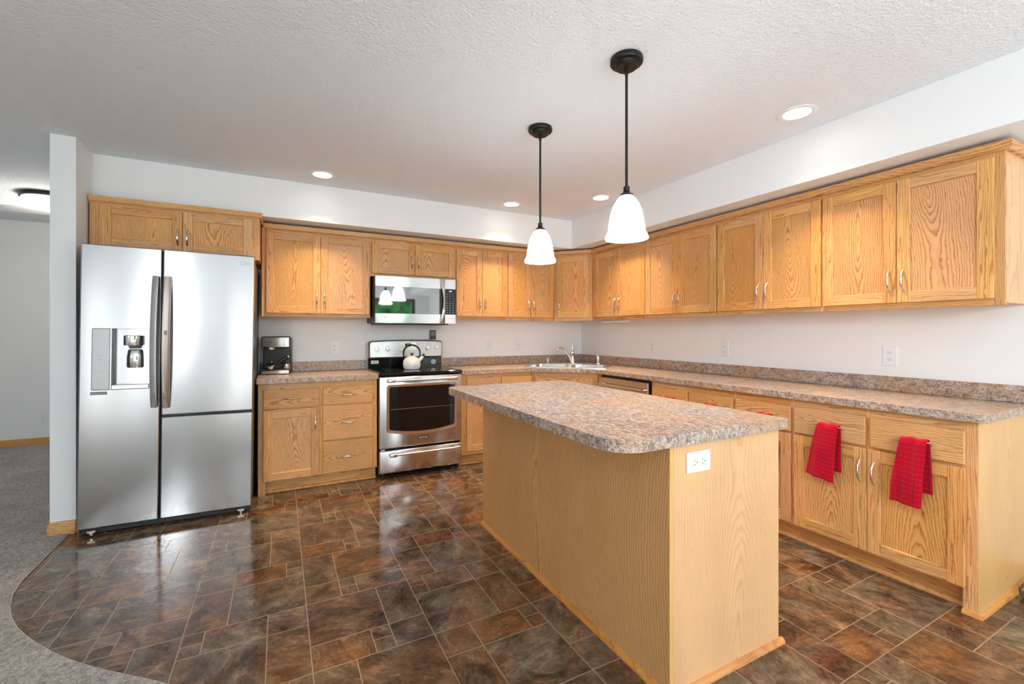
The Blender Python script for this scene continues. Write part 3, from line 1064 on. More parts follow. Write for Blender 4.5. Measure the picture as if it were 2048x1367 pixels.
# sink frame on the diagonal
SC = Vector((-.875, -.875, 0)) / 1.0
eo = Vector((-1, -1, 0)).normalized(); ef = Vector((1, -1, 0)).normalized()
DS0, DS1, SWD = 0.600, 1.163, 0.862


def sk_pt(d, s):
    p = eo * d + ef * s
    return (p.x, p.y)


rim_out = [sk_pt(DS1, -SWD / 2 + .0), sk_pt(DS1, SWD / 2), sk_pt(DS0, SWD / 2), sk_pt(DS0, -SWD / 2)]


def rq(d0, d1, s0, s1, rr=.05):
    return [sk_pt(a, b_) for a, b_ in rrect(d0, d1, s0, s1, rr, 5)]


BOWLS = [(DS0 + .105, DS1 - .035, -SWD / 2 + .04, -.018), (DS0 + .105, DS1 - .035, .018, SWD / 2 - .04)]
cut = [sk_pt(a, b_) for a, b_ in ((DS0 + .02, -SWD / 2 + .02), (DS1 - .02, -SWD / 2 + .02), (DS1 - .02, SWD / 2 - .02), (DS0 + .02, SWD / 2 - .02))]
ct = M((-.6, -.6, .876))
ct.prism([(-1.861, -.002), (-1.861, -CD), (-1.100, -CD), (-CD, -1.113), (-CD, -3.80), (-CD + .008, -3.818), (-CD + .026, -3.826), (-.002, -3.826), (-.002, -.002)],
         .8765, .914, holes=[cut])
o = ct.build('countertop', 'laminate')
tag(o, 'long mottled brown laminate countertop turning the corner from the range round past the sink', 'countertop', 'mottled laminate worktops')
b = M((-.6, -.6, .876))
b.box(-1.861, -.0225, -.021, -.002, .9142, 1.004, 0, .003)
b.box(-.021, -.002, -3.826, -.002, .9142, 1.004, 1, .003)
b.build('backsplash', 'laminate', o)

# sink
so_ = Vector((-.62, -.62, .9145))
sk = thing('corner_sink', 'stainless double-bowl sink set diagonally into the corner of the worktop', 'sink', so_)
m = M(so_); m.prism(rrect(0, 1, 0, 1, .01, 1) if False else [sk_pt(a, b_) for a, b_ in rrect(DS0, DS1, -SWD / 2, SWD / 2, .02, 4)], .9143, .9205, holes=[rq(*q) for q in BOWLS])
m.build('rim', 'sinksteel', sk)
for q in BOWLS:
    m = M(so_)
    top = rq(*q)
    bot = rq(q[0] + .015, q[1] - .015, q[2] + .015, q[3] - .015)
    n = len(top)
    vs_ = [(x, y, .9195) for x, y in top] + [(x, y, .76) for x, y in bot]
    m.add(vs_, [(i, (i + 1) % n, (i + 1) % n + n, i + n) for i in range(n)] + [tuple(range(n, 2 * n))])
    bo = m.build('basin', 'sinksteel', sk)
    m = M(so_)
    cx_, cy_ = sk_pt((q[0] + q[1]) / 2, (q[2] + q[3]) / 2)
    m.lathe([(0, .7605), (.042, .7605), (.044, .764), (.03, .764), (.026, .762), (0, .762)], 20, (cx_, cy_, 0))
    m.build('drain', 'chrome', bo)

# faucet
fp = Vector((*sk_pt(DS0 + .052, 0), .9207))
fa = thing('faucet', 'chrome single-lever faucet with an arched spout behind the corner sink', 'faucet', fp, R(-45))
m = M(); m.prism(rrect(-.125, .125, -.028, .028, .027, 6), 0, .012); m.build('deck_plate', 'chrome', fa)
m = M(); m.lathe([(0, .0122), (.027, .0122), (.024, .03), (.021, .06), (.021, .115), (.024, .125), (.022, .140), (.012, .158), (0, .160)], 20); m.build('body', 'chrome', fa)
m = M()
# spout swings to the left over the left bowl
sp = [(-.006, -.01, .03), (-.028, -.040, .085), (-.050, -.068, .132), (-.075, -.098, .166), (-.100, -.128, .182), (-.124, -.156, .180), (-.140, -.175, .164), (-.145, -.181, .146)]
m.tube(sp, [.015, .0145, .014, .0135, .013, .013, .0135, .0145], 12); m.build('spout', 'chrome', fa)
m = M(); m.tube([(0, 0, .158), (-.002, .004, .180), (-.006, .010, .205), (-.010, .016, .236)], [.008, .009, .013, .010], 12); m.build('lever', 'chrome', fa)
# soap pump cap and side sprayer
pz = Vector((*sk_pt(DS0 + .055, -.285), .9207))
so2 = thing('soap_dispenser', 'short chrome soap dispenser standing on the left end of the sink rim', 'dispenser', pz)
m = M(); m.lathe([(0, 0), (.026, 0), (.026, .006), (.017, .010), (.017, .05), (0, .05)], 18); m.build('base', 'chrome', so2)
m = M(); m.lathe([(0, .0502), (.0185, .0502), (.0185, .062), (.020, .066), (.020, .073), (0, .074)], 18); m.build('cap', 'chrome', so2)
pz = Vector((*sk_pt(DS0 + .055, .285), .9207))
so3 = thing('side_sprayer', 'chrome pull-out side sprayer standing on the right end of the sink rim', 'sprayer', pz)
m = M(); m.lathe([(0, 0), (.027, 0), (.027, .006), (.020, .014), (.018, .02), (0, .02)], 18); m.build('base', 'chrome', so3)
m = M(); m.lathe([(0, .0202), (.0165, .0202), (.018, .06), (.016, .088), (0, .090)], 18)
m.tube([(0, 0, .085), (-.006, -.006, .104), (-.018, -.018, .112), (-.030, -.030, .104)], [.012, .013, .013, .011], 10); m.build('spray_head', 'chrome', so3)

# ---------------------------------------------------------------- dishwasher
dw = thing('dishwasher', 'stainless dishwasher beside the corner sink cabinet, seen above the island', 'dishwasher', (-BD, -1.150, 0), RROT)
m = M(); m.box(0.002, .664, .02, .59, .02, .868); m.build('tub_body', 'black', dw)
m = M(); m.box(.006, .650, -.022, .018, .115, .850, 2, .004); dd = m.build('door', 'steel', dw)
m = M()
m.tube([(.045, -.062, .783), (.62, -.062, .783)], .0125, 14)
for x in (.055, .61): m.tube([(x, -.02, .783), (x, -.062, .783)], .009, 10)
m.build('handle', 'satin', dd)
m = M(); m.box(.002, .664, .05, .065, .001, .11); m.build('toe_kick', 'black', dw)

# ---------------------------------------------------------------- island
IX0, IX1, IY0, IY1, IZ = -2.186, -1.563, -3.475, -1.868, .884
io = (-1.87, -2.67, 0)
isl = thing('kitchen_island', 'oak-clad kitchen island standing free on the slate floor', 'island', io)
m = M(io); m.box(IX0 + .004, IX1 - .004, IY0 + .004, IY1 - .004, .001, IZ - .001); m.build('carcass', 'oak', isl)
m = M(io); m.box(IX0, IX0 + .0038, IY0 + .004, IY1, .001, IZ, 2, 0, False, seed=311.0)
for k in range(len(m.gc)):   # grain runs up the long side
    p = Vector(m.v[k]) + Vector(io); m.gc[k] = (p.y + 2.6, .05, p.z)
m.build('side_panel', 'veneer_shaded', isl)
m = M(io); m.box(IX1 - .0038, IX1, IY0 + .004, IY1, .001, IZ, 2, 0, False, seed=312.0)
for k in range(len(m.gc)):
    p = Vector(m.v[k]) + Vector(io); m.gc[k] = (p.y + 2.6, .07, p.z)
m.build('side_panel', 'veneer_shaded', isl)
m = M(io); m.box(IX0 + .022, IX1, IY0, IY0 + .0038, .001, IZ, 2, 0, False, seed=313.0); m.build('end_panel', 'veneer', isl)
m = M(io); m.box(IX0 + .0042, IX1 - .004, IY1 - .0038, IY1, .001, IZ, 2, 0, False, seed=314.0); m.build('end_panel', 'veneer', isl)
m = M(io); m.box(IX0 - .0005, IX0 + .0215, IY0 - .001, IY0 + .0038, .001, IZ, 2, .0008, True); m.build('corner_strip', 'veneer', isl)
m = M(io)
shoe(m, [(IX0, IY1 + .0), (IX0, IY0 - .018)])
shoe(m, [(IX0 - .018, IY0), (IX1 + .018, IY0)])
shoe(m, [(IX1, IY0 - .0), (IX1, IY1)])
m.build('shoe_moulding', 'shoe', isl)
it = M((-1.99, -2.67, .885))
it.prism(rrect(-2.440, -1.545, -3.503, -1.858, .10, 10, (1, 0, 0, 1)) if False else
         [p for p in rrect(-2.440, -1.545, -3.503, -1.858, .115, 12, (1, 0, 0, 0))][:-2] +
         rrect(-2.440, -1.545, -3.503, -1.858, .06, 8, (0, 0, 1, 1))[2:], .8850, .927)
o = it.build('island_countertop', 'laminate')
tag(o, 'mottled tan-grey laminate top with rounded corners lying on the island', 'countertop', 'mottled laminate worktops')


# ---------------------------------------------------------------- wall plates
def outlet(label, loc, rot, name='wall_outlet', group='white duplex outlets'):
    r = thing(name, label, 'outlet', loc, rot, group)
    m = M(); m.box(-.0375, .0375, -.006, -.0003, -.061, .061, 2, .0022); m.build('cover_plate', 'white', r)
    for s in (-.0205, .0205):
        m = M()
        m.prism([(x, z + s) for x, z in rrect(-.0175, .0175, -.0145, .0145, .010, 5)], -.0078, -.0062, 'xz')
        rc = m.build('receptacle', 'white', r)
        k = M()
        k.box(-.0085, -.0062, -.0082, -.0079, s - .001, s + .009); k.box(.0060, .0082, -.0082, -.0079, s - .000, s + .008)
        k.prism(circle(0, s - .0075, .0027, 10), -.0082, -.0079, 'xz')
        k.build('slots', 'slot', rc)
    m = M(); m.lathe([(0, -.0085), (.0022, -.0080), (.0026, -.0062), (0, -.0062)], 10, (0, 0, 0), 'y'); m.build('screw', 'white', r)
    return r


outlet('white outlet on the back wall between the coffee machine and the range', (-2.924, 0, 1.132), 0)
outlet('white outlet on the back wall just right of the range', (-1.2825, 0, 1.125), 0)
outlet('white outlet on the right wall closest to the sink', (0, -1.214, 1.131), RROT)
outlet('white outlet on the right wall, middle one of three', (0, -2.056, 1.130), RROT)
outlet('white outlet on the right wall nearest the camera', (0, -3.221, 1.130), RROT)
outlet('sideways white outlet on the end panel of the island', (-2.0445, IY0, .811), (0, R(-90), 0))
outlet('white outlet low on the hall wall above the baseboard', (-5.772, NORTH, .314), 0)
r = thing('light_switch', 'white double switch plate on the back wall left of the sink', 'switch', (-.881, 0, 1.1275))
m = M(); m.box(-.064, .064, -.006, -.0003, -.0615, .0615, 2, .0022); m.build('cover_plate', 'white', r)
for x in (-.024, .024):
    m = M(); m.box(x - .005, x + .005, -.017, -.0062, -.002, .014, 2, .002); m.box(x - .008, x + .008, -.0068, -.0062, -.016, .016); m.build('toggle', 'white', r)


# ---------------------------------------------------------------- lamps
def can(label, x, y):
    r = thing('recessed_light', label, 'ceiling light', (x, y, CEIL), 0, 'recessed ceiling lights')
    m = M()
    m.lathe([(CAN_R + .002, .0), (CAN_R + .004, -.004), (.094, -.006), (.100, -.003), (.100, -.0003), (CAN_R + .002, -.0003)], 40)
    m.build('trim_ring', 'white', r)
    m = M()
    m.lathe([(CAN_R + .0115, .0), (CAN_R + .004, .0), (CAN_R, .022), (CAN_R, .045), (CAN_R + .0115, .045)], 40); m.build('baffle', 'white', r)
    m = M()
    m.lathe([(0, .026), (CAN_R - .001, .026), (CAN_R - .001, .030), (0, .030)], 40); m.build('lens', 'lens', r)
    l = bpy.data.lights.new('recessed_lamp', 'AREA'); l.shape = 'DISK'; l.size = .115; l.energy = CAN_W; l.color = WARM
    l.spread = R(88)
    o = bpy.data.objects.new('lamp', l); COL.objects.link(o); o.parent = r; o.location = (0, 0, .0245)


can('recessed ceiling light above the fridge side of the back wall', *CANS[0])
can('recessed ceiling light above the sink side of the back wall, left of the far pendant', *CANS[1])
can('recessed ceiling light by the corner of the soffit, between the two pendants', *CANS[2])
can('large near recessed ceiling light beside the right soffit', *CANS[3])


def pendant(label, x, y, zb):
    r = thing('pendant_lamp', label, 'pendant lamp', (x, y, CEIL), 0, 'bronze pendants with opal bell shades')
    c = -CEIL
    m = M(); m.lathe([(0, -.0003), (.071, -.0003), (.0735, -.008), (.0735, -.020), (.071, -.024), (.051, -.026), (.049, -.030), (.049, -.041), (.046, -.044), (0, -.044)], 40)
    cn = m.build('canopy', 'bronze', r)
    m = M(); m.lathe([(0, -.0), (.004, -.0), (.004, -.010), (0, -.012)], 10, (-.058, -.012, -.024)); m.build('screw', 'bronze', cn)
    z1 = zb - CEIL
    m = M(); m.tube([(0, 0, -.043), (0, 0, -.075)], .0085, 12); m.tube([(0, 0, -.07), (0, 0, z1 + .235)], .0063, 12); m.build('stem', 'bronze', r)
    m = M(); m.lathe([(0, z1 + .239), (.012, z1 + .239), (.015, z1 + .234), (.013, z1 + .228), (.016, z1 + .212), (.026, z1 + .204), (.030, z1 + .202), (.030, z1 + .194), (0, z1 + .194)], 28)
    m.build('socket_cup', 'bronze', r)
    prof = [(.030, .1935), (.042, .180), (.056, .158), (.067, .130), (.074, .100), (.079, .070), (.082, .044), (.084, .032), (.090, .022), (.0955, .008), (.0955, .0)]
    inner = [(q - .004, h_ + (.001 if h_ < .19 else -.003)) for q, h_ in prof]
    m = M(); m.lathe([(q, z1 + h_) for q, h_ in prof + inner[::-1]], 40); m.build('shade', 'shade', r)
    l = bpy.data.lights.new('pendant_bulb', 'POINT'); l.energy = PEND_W; l.color = (.94, .97, 1.0); l.shadow_soft_size = .035
    o = bpy.data.objects.new('bulb', l); COL.objects.link(o); o.parent = r; o.location = (0, 0, z1 + .06)


pendant('bronze pendant with an opal bell shade hanging nearer the camera over the island', -1.990, -3.040, 1.703)
pendant('bronze pendant with an opal bell shade hanging farther back over the island', -1.981, -2.268, 1.706)



def dome(label, x, y, watts):
    r = thing('flush_ceiling_light', label, 'ceiling light', (x, y, CEIL))
    m = M(); m.lathe([(0, -.0003), (.205, -.0003), (.215, -.012), (.215, -.034), (.205, -.038), (0, -.038)], 40); m.build('rim', 'bronze', r)
    m = M(); m.lathe([(.200, -.0385), (.196, -.060), (.165, -.095), (.110, -.125), (.050, -.140), (0, -.143)], 40); m.build('glass_dome', 'dome', r, normals=False)
    l = bpy.data.lights.new('hall_bulb', 'POINT'); l.energy = watts; l.color = (1, .94, .86); l.shadow_soft_size = .1
    o = bpy.data.objects.new('bulb', l); COL.objects.link(o); o.parent = r; o.location = (0, 0, -.22)


dome('dome ceiling light with a dark rim in the hall behind the partition', -5.24, .98, HALL_W)


def globe(label, x, y, z):  # invented lamp, out of view behind the camera, added to brighten the room
    r = thing('added_fill_globe', label, 'pendant lamp', (x, y, CEIL), 0, 'globes added behind the camera as fill light')
    m = M(); m.lathe([(0, -.0003), (.06, -.0003), (.06, -.02), (0, -.02)], 24); m.tube([(0, 0, -.015), (0, 0, z - CEIL + .195)], .006, 8)
    m.build('stem', 'bronze', r)
    m = M(); m.lathe([(.2 * math.sin(R(t)), z - CEIL + .2 * math.cos(R(t))) for t in range(0, 181, 9)], 32); m.build('globe', 'globe', r)


globe('unseen opal globe added as fill light on the dining side', -2.2, -5.75, 1.75)
globe('unseen opal globe added as fill light on the living side', -4.9, -5.95, 1.75)

# ================================================================== refrigerator (stands slightly out of plumb)
FX0, FX1, FYF, FZ1 = -4.499, -3.566, -.930, 1.826
fo = Vector((-4.035, -.5, .006))
fr = thing('refrigerator', 'stainless side-by-side refrigerator with a water dispenser at the end of the back wall', 'refrigerator', fo, (0, .0115, 0))
# local coordinates: x from -.466 to .466, y front = -.43
h = .466
m = M(); m.box(-h + .004, h - .004, -.365, .46, .055, 1.790, 2, .004); m.build('case', 'dark', fr)
m = M(); m.box(-h + .012, h - .012, -.395, -.2, .008, .054); m.build('toe_grille', 'black', fr)
for x in (-.40, .40):
    m = M(); m.box(x - .022, x + .022, -.418, -.396, .012, .030, 2, .003); m.lathe([(0, 0), (.012, 0), (.012, .012), (0, .012)], 14, (x, -.407, 0)); m.build('foot', 'satin', fr)
for x in (-h + .07, h - .07):
    m = M(); m.box(x - .05, x + .05, -.40, -.22, 1.791, 1.822, 2, .008); m.build('hinge_cover', 'dark', fr)
ZB = .044


def fridge_door(x0, x1, z0, z1, hole=None):
    m = M()
    yf, yb, c = -.430, -.372, .007
    ho = [rrect(*hole, .006, 2)] if hole else []
    m.sheet([(x0 + c, z0 + c), (x1 - c, z0 + c), (x1 - c, z1 - c), (x0 + c, z1 - c)], yf, 'xz', ho)
    ra = [(x0 + c, yf, z0 + c), (x1 - c, yf, z0 + c), (x1 - c, yf, z1 - c), (x0 + c, yf, z1 - c)]
    for i in range(4):   # rounded edge in two steps
        j = (i + 1) % 4
        def off(k, dd, dy):
            sx = -1 if k in (0, 3) else 1; sz = -1 if k in (0, 1) else 1
            return (ra[k][0] + sx * dd, yf + dy, ra[k][2] + sz * dd)
        steps = [(0, 0), (c * .6, c * .2), (c * .9, c * .6), (c, c * 1.2), (c, yb - yf)]
        vs_ = []
        for dd, dy in steps: vs_ += [off(i, dd, dy), off(j, dd, dy)]
        m.add(vs_, [(2 * q, 2 * q + 1, 2 * q + 3, 2 * q + 2) for q in range(len(steps) - 1)])
    m.add([(x0, yb, z0), (x1, yb, z0), (x1, yb, z1), (x0, yb, z1)], [(0, 1, 2, 3)])
    if hole:
        hx0, hx1, hz0, hz1 = hole
        q = rrect(hx0, hx1, hz0, hz1, .006, 2)
        n = len(q)
        m.add([(x, yf, z) for x, z in q] + [(x, yf + .012, z) for x, z in q], [(i, (i + 1) % n, (i + 1) % n + n, i + n) for i in range(n)])
    o = m.build('door', 'fridge', fr, angle=50)
    return o


XS = -.060       # split between freezer and fresh-food side
HOLE = (-.407, -.120, .905, 1.294)
d1 = fridge_door(-h, XS - .004, ZB, FZ1 - .006, HOLE)
d2 = fridge_door(XS + .004, h, .725, FZ1 - .006)
d3 = fridge_door(XS + .004, h, ZB, .714)
m = M(); m.box(XS - .003, XS + .003, -.400, -.366, ZB, FZ1 - .02); m.box(XS + .006, h - .004, -.405, -.366, .715, .724); m.build('gasket', 'black', fr)


def bow_handle(parent, x, z0, z1, lean):
    m = M()
    rings = []
    n = 22
    for i in range(n + 1):
        t = -1 + 2 * i / n
        dep = .018 + .048 * (1 - t * t)
        z = z0 + (z1 - z0) * (t + 1) / 2
        hw = .0185
        if i in (0, n): hw = .0165
        th = .016
        yc = -.4305 - dep
        sl = .008 * lean
        prof = [(-hw, th * .5 + sl), (-hw, -th * .2 + sl), (-hw * .7, -th * .5 + sl * .7), (hw * .7, -th * .5 - sl * .7), (hw, -th * .2 - sl), (hw, th * .5 - sl)]
        rings.append([(x + a, yc + b_, z) for a, b_ in prof])
    m.loft(rings)
    for z in (z0 + .02, z1 - .02):
        m.box(x - .012, x + .012, -.452, -.4302, z - .016, z + .016, 2, .003)
    return m.build('handle', 'steel_v', parent, angle=40)


hd = bow_handle(d1, -.092, .782, 1.640, 1)
hd2 = bow_handle(d2, -.026, .776, 1.642, -1)
m = M(); m.box(-.036, -.018, -.5065, -.5045, 1.255, 1.283); m.build('latch_button', 'grey', hd2)
m = M(); m.lathe([(0, -.012), (.006, -.012), (.006, 0), (0, 0)], 10, (.020, -.4305, 1.272), 'y'); m.build('button_lock', 'satin', d2)
text('logo_lettering', 'LG', .026, (.425, -.4305, 1.765), (R(90), 0, 0), 'inkgrey', d2)
m = M(); m.lathe([(.0105, 0), (.0125, -.0004), (.0125, 0)], 24, (.392, -.4304, 1.765), 'y'); m.build('logo_ring', 'inkgrey', d2)
m = M(); m.box(-.410, -.330, -.4318, -.4303, .877, .896); m.build('nameplate', 'grey', d1)
text('nameplate_lettering', 'SpacePlus Door Cooling', .0075, (-.370, -.4321, .8865), (R(90), 0, 0), 'inkwhite', d1)
# dispenser
hx0, hx1, hz0, hz1 = HOLE
dp = M()
px = -.318         # control panel | niche split
y0, y1 = -.418, -.335
nx0 = px + .006
# open-fronted niche, rounded back
prof = [(nx0, y0), (nx0, y1 + .03), (nx0 + .03, y1), (hx1 - .03, y1), (hx1, y1 + .03), (hx1, y0)]
vs_, fs_ = [], []
for (x, y) in prof: vs_ += [(x, y, hz0), (x, y, hz1)]
for i in range(len(prof) - 1): fs_.append((2 * i, 2 * i + 1, 2 * i + 3, 2 * i + 2))
fs_ += [tuple(2 * i for i in range(len(prof))), tuple(2 * i + 1 for i in range(len(prof)))]
dp.add(vs_, fs_)
dsp = dp.build('dispenser', 'niche', d1, normals=False)
m = M(); m.box(hx0 + .001, px, -.4335, -.419, hz0 + .001, hz1 - .001, 2, .003); cpn = m.build('control_panel', 'panel', dsp)
k = M()
for i, z in enumerate((1.128, 1.098, 1.068, 1.040, 1.034, 1.008, 1.000, .992, .976, .968)):
    k.box(-.372 - (.004 * (i % 3)), -.346 + (.004 * (i % 2)), -.4341, -.4336, z - .0016, z + .0016)
for z in (1.113, 1.083, 1.053, 1.022, .985): k.box(-.378, -.342, -.4340, -.4336, z - .0004, z + .0004)
k.build('button_print', 'inkwhite', cpn)
k = M(); k.box(px + .0005, px + .0055, -.431, -.419, hz0 + .001, hz1 - .001); k.build('divider', 'satin', dsp)
m = M(); m.lathe([(0, 1.186), (.050, 1.186), (.051, 1.189), (.051, 1.246), (.048, 1.250), (0, 1.250)], 28, (-.212, -.385, 0)); m.build('nozzle', 'chrome', dsp)
m = M(); m.lathe([(.020, 1.1855), (.036, 1.1855), (.028, 1.165), (.020, 1.165)], 20, (-.206, -.38, 0)); m.build('spout', 'grey', dsp)
m = M()
rings = []
for z, w0, yy in ((1.040, .043, -.392), (1.055, .044, -.396), (1.110, .043, -.400), (1.150, .040, -.396), (1.160, .036, -.390)):
    rings.append([(-.206 + w0 * t, yy + .022 * t * t, z) for t in (-1, -.75, -.5, -.25, 0, .25, .5, .75, 1)] + [(-.206 + w0 * t, yy + .030, z) for t in (1, 0, -1)])
m.loft(rings); m.build('paddle', 'chrome', dsp, angle=50)
m = M(); m.box(nx0 + .001, hx1 - .001, -.436, -.345, hz0 + .001, hz0 + .032, 2, .004); m.build('drip_tray', 'satin', dsp)

# ================================================================== range
RX0, RX1, RYF = -2.629, -1.868, -.660
ro = (-2.2485, -.35, 0)
rg = thing('range', 'freestanding stainless electric range with a black glass cooktop', 'range', ro)
m = M(ro); m.box(RX0 + .004, RX1 - .004, -.60, -.02, .03, .898); m.build('body', 'black', rg)
for x in (RX0 + .05, RX1 - .05):
    m = M(ro); m.lathe([(0, 0), (.018, 0), (.018, .03), (0, .03)], 12, (x, -.55, 0)); m.build('foot', 'black', rg)
m = M(ro); m.box(RX0 - .002, RX1 + .002, -.672, -.085, .8985, .926, 2, .006); ctp = m.build('cooktop', 'blackgloss', rg)
m = M(ro)
for (x, y, r_) in ((-2.44, -.50, .10), (-2.06, -.50, .085), (-2.44, -.23, .075), (-2.06, -.23, .10)):
    m.lathe([(r_, .9262), (r_ + .002, .9264), (r_ + .002, .9262)], 36, (x, y, 0))
m.build('burner_ring', 'inkgrey', ctp)
# storage drawer
m = M(ro); m.box(RX0, RX1, RYF - .004, -.602, .045, .246, 2, 0, rb=.014); dr = m.build('drawer', 'steel', rg, angle=60)


def rod(parent, z, x0, x1, yf):
    m = M(ro)
    m.tube([(x0 + .03, yf - .042, z), (x1 - .03, yf - .042, z)], .0115, 14)
    hb_ = m.build('handle', 'satin', parent)
    for x in (x0, x1):
        e = M(ro)
        s = 1 if x == x0 else -1
        e.box(x - .004 * s, x + .058 * s, yf - .058, yf - .0305, z - .016, z + .016, 2, 0, rb=.007)
        e.box(x + .004 * s, x + .026 * s, yf - .032, yf - .0005, z - .012, z + .012, 2, .003)
        e.build('handle_post', 'satin', hb_)


rod(dr, .212, -2.545, -1.905, RYF - .004)
# oven door
m = M(ro); m.box(RX0, RX1, RYF, -.602, .262, .893, 2, 0, rb=.012); od = m.build('oven_door', 'steel', rg, angle=60)
rod(od, .857, -2.562, -1.930, RYF)


def wshape(x0, x1, z0, z1, sag, r_):
    p = []
    n = 10
    for i in range(n + 1):
        t = i / n
        p.append((x0 + .012 + (x1 - x0 - .024) * t, z0 - sag * (1 - (2 * t - 1) ** 2)))
    p.append((x1, z0 + .016))
    p += rrect(x0, x1, z0, z1, r_, 5, (0, 0, 1, 1))[2:]
    p.append((x0, z0 + .016))
    return p


WX0, WX1, WZ0, WZ1 = -2.545, -1.945, .425, .800
out_ = wshape(WX0 - .022, WX1 + .022, WZ0 - .022, WZ1 + .020, .034, .03)
inn_ = wshape(WX0, WX1, WZ0, WZ1, .030, .022)
n_ = len(out_)
m = M(ro)
vs_ = [(x, RYF - .0005, z) for x, z in out_] + [(x + (.004 if x < -2.25 else -.004), RYF - .012, z) for x, z in out_] + [(x, RYF - .010, z) for x, z in inn_] + [(x, RYF - .0005, z) for x, z in inn_]
fs_ = []
for q in range(3):
    for i in range(n_):
        j = (i + 1) % n_
        fs_.append((q * n_ + i, q * n_ + j, (q + 1) * n_ + j, (q + 1) * n_ + i))
m.add(vs_, fs_); m.build('window_bezel', 'steel', od, angle=50)
m = M(ro); m.prism(inn_, RYF - .006, RYF - .0006, 'xz'); m.build('window', 'blackgloss', od)
m = M(ro)
m.box(WX0 + .01, WX1 - .01, RYF - .0064, RYF - .0061, .602, .604); m.build('rack_line', 'inkgrey', od)
m = M(ro); m.box(-2.292, -2.192, RYF - .003, RYF - .0004, .318, .346, 2, .001); bd = m.build('badge', 'ink', od)
text('badge_lettering', 'MAYTAG', .020, (-2.242 - ro[0], RYF - .0034 - ro[1], .332), (R(90), 0, 0), 'inkwhite', bd)
m = M(ro); m.box(RX0 + .012, RX0 + .05, RYF - .002, -.61, .247, .2605, 2, .002); m.build('hinge_tab', 'satin', od)
# back guard and console
m = M(ro); m.box(RX0 + .008, RX1 - .010, -.084, -.02, .899, 1.020, 2, .003); bgd = m.build('backguard', 'blackgloss', rg)
pf = [(RX0 + .002, 1.022), (RX1 - .004, 1.022), (RX1 - .004, 1.165)]
for i in range(7):
    t = R(90 * i / 6); pf.append((RX1 - .004 - .03 + .03 * math.cos(t), 1.165 + .028 * math.sin(t)))
for i in range(1, 12):
    t = i / 12; pf.append((RX1 - .034 + (RX0 - RX1 + .066) * t, 1.193 + .010 * (1 - (2 * t - 1) ** 2)))
for i in range(7):
    t = R(90 + 90 * i / 6); pf.append((RX0 + .032 + .03 * math.cos(t), 1.165 + .028 * math.sin(t)))
m = M(ro); m.prism(pf, -.098, -.016, 'xz')
ci = [((x + 2.2485) * .955 - 2.2485, (z - 1.11) * .86 + 1.11) for x, z in pf]
n_ = len(pf)
m.add([(x, -.0981, z) for x, z in pf] + [(x, -.112, z) for x, z in ci], [(i, (i + 1) % n_, (i + 1) % n_ + n_, i + n_) for i in range(n_)] + [tuple(range(n_, 2 * n_))])
cs = m.build('console', 'steel_v', rg, angle=25)
for (x, z) in ((-2.540, 1.114), (-2.441, 1.116), (-2.040, 1.122), (-1.945, 1.123)):
    m = M(ro)
    m.lathe([(0, -.142), (.019, -.141), (.021, -.136), (.023, -.1123), (0, -.1123)], 24, (x, 0, z), 'y')
    m.box(x - .005, x + .005, -.152, -.141, z - .022, z + .022, 2, .002)
    kn = m.build('knob', 'satin', cs)
    k = M(ro)
    for a in range(7):
        t = R(-60 + a * 50)
        k.box(x + .031 * math.sin(t) - .001, x + .031 * math.sin(t) + .001, -.1128, -.1122, z + .031 * math.cos(t) - .001, z + .031 * math.cos(t) + .001)
    k.build('dial_marks', 'ink', kn)
m = M(ro); m.box(-2.325, -2.155, -.1135, -.1122, 1.095, 1.172, 2, .0005); tp = m.build('touch_panel', 'satin', cs)
m = M(ro); m.box(-2.268, -2.208, -.1142, -.1136, 1.134, 1.166); ck = m.build('clock_display', 'clock', tp)
text('clock_digits', '12:00', .016, (-2.238 - ro[0], -.1145 - ro[1], 1.150), (R(90), 0, 0), 'digits', ck, sx=.8)
k = M(ro)
for i in range(4):
    for j in range(3):
        k.box(-2.316 + j * .015, -2.306 + j * .015, -.1140, -.1136, 1.105 + i * .016, 1.108 + i * .016)
        k.box(-2.198 + j * .014, -2.190 + j * .014, -.1140, -.1136, 1.105 + i * .016, 1.108 + i * .016)
k.build('button_print', 'inkgrey', tp)
# stickers on the backguard
m = M(ro); m.box(-2.596, -2.524, -.0852, -.0843, .968, 1.000); st = m.build('sticker', 'paper', bgd)
text('sticker_lettering', '10 YEAR', .013, (-2.560 - ro[0], -.0855 - ro[1], .990), (R(90), 0, 0), 'ink', st)
text('sticker_lettering', 'LIMITED WARRANTY', .006, (-2.560 - ro[0], -.0855 - ro[1], .975), (R(90), 0, 0), 'ink', st)
m = M(ro); m.prism(circle(-1.964, .972, .024), -.0852, -.0843, 'xz'); st = m.build('round_sticker', 'paper', bgd)
m = M(ro); m.lathe([(.009, -.0853), (.0125, -.0856), (.0125, -.0853)], 20, (-1.964, 0, .972), 'y'); m.box(-1.973, -1.955, -.0856, -.0853, .970, .974); m.build('sticker_emblem', 'ink', st)

# small black thermometer standing on the console
to = (-1.962, -.060, 1.2035)
r = thing('kitchen_thermometer', 'small black digital thermometer standing on top of the range console', 'thermometer', to, R(-4))
m = M(); m.box(-.031, .031, -.010, .010, .0005, .096, 2, 0, rb=.006); m.build('case', 'black', r)
m = M(); m.box(-.022, .022, -.0112, -.0102, .036, .086); m.build('screen', 'lcd', r)
m = M(); m.box(-.012, .012, -.0112, -.0102, .014, .020); m.build('button', 'grey', r)

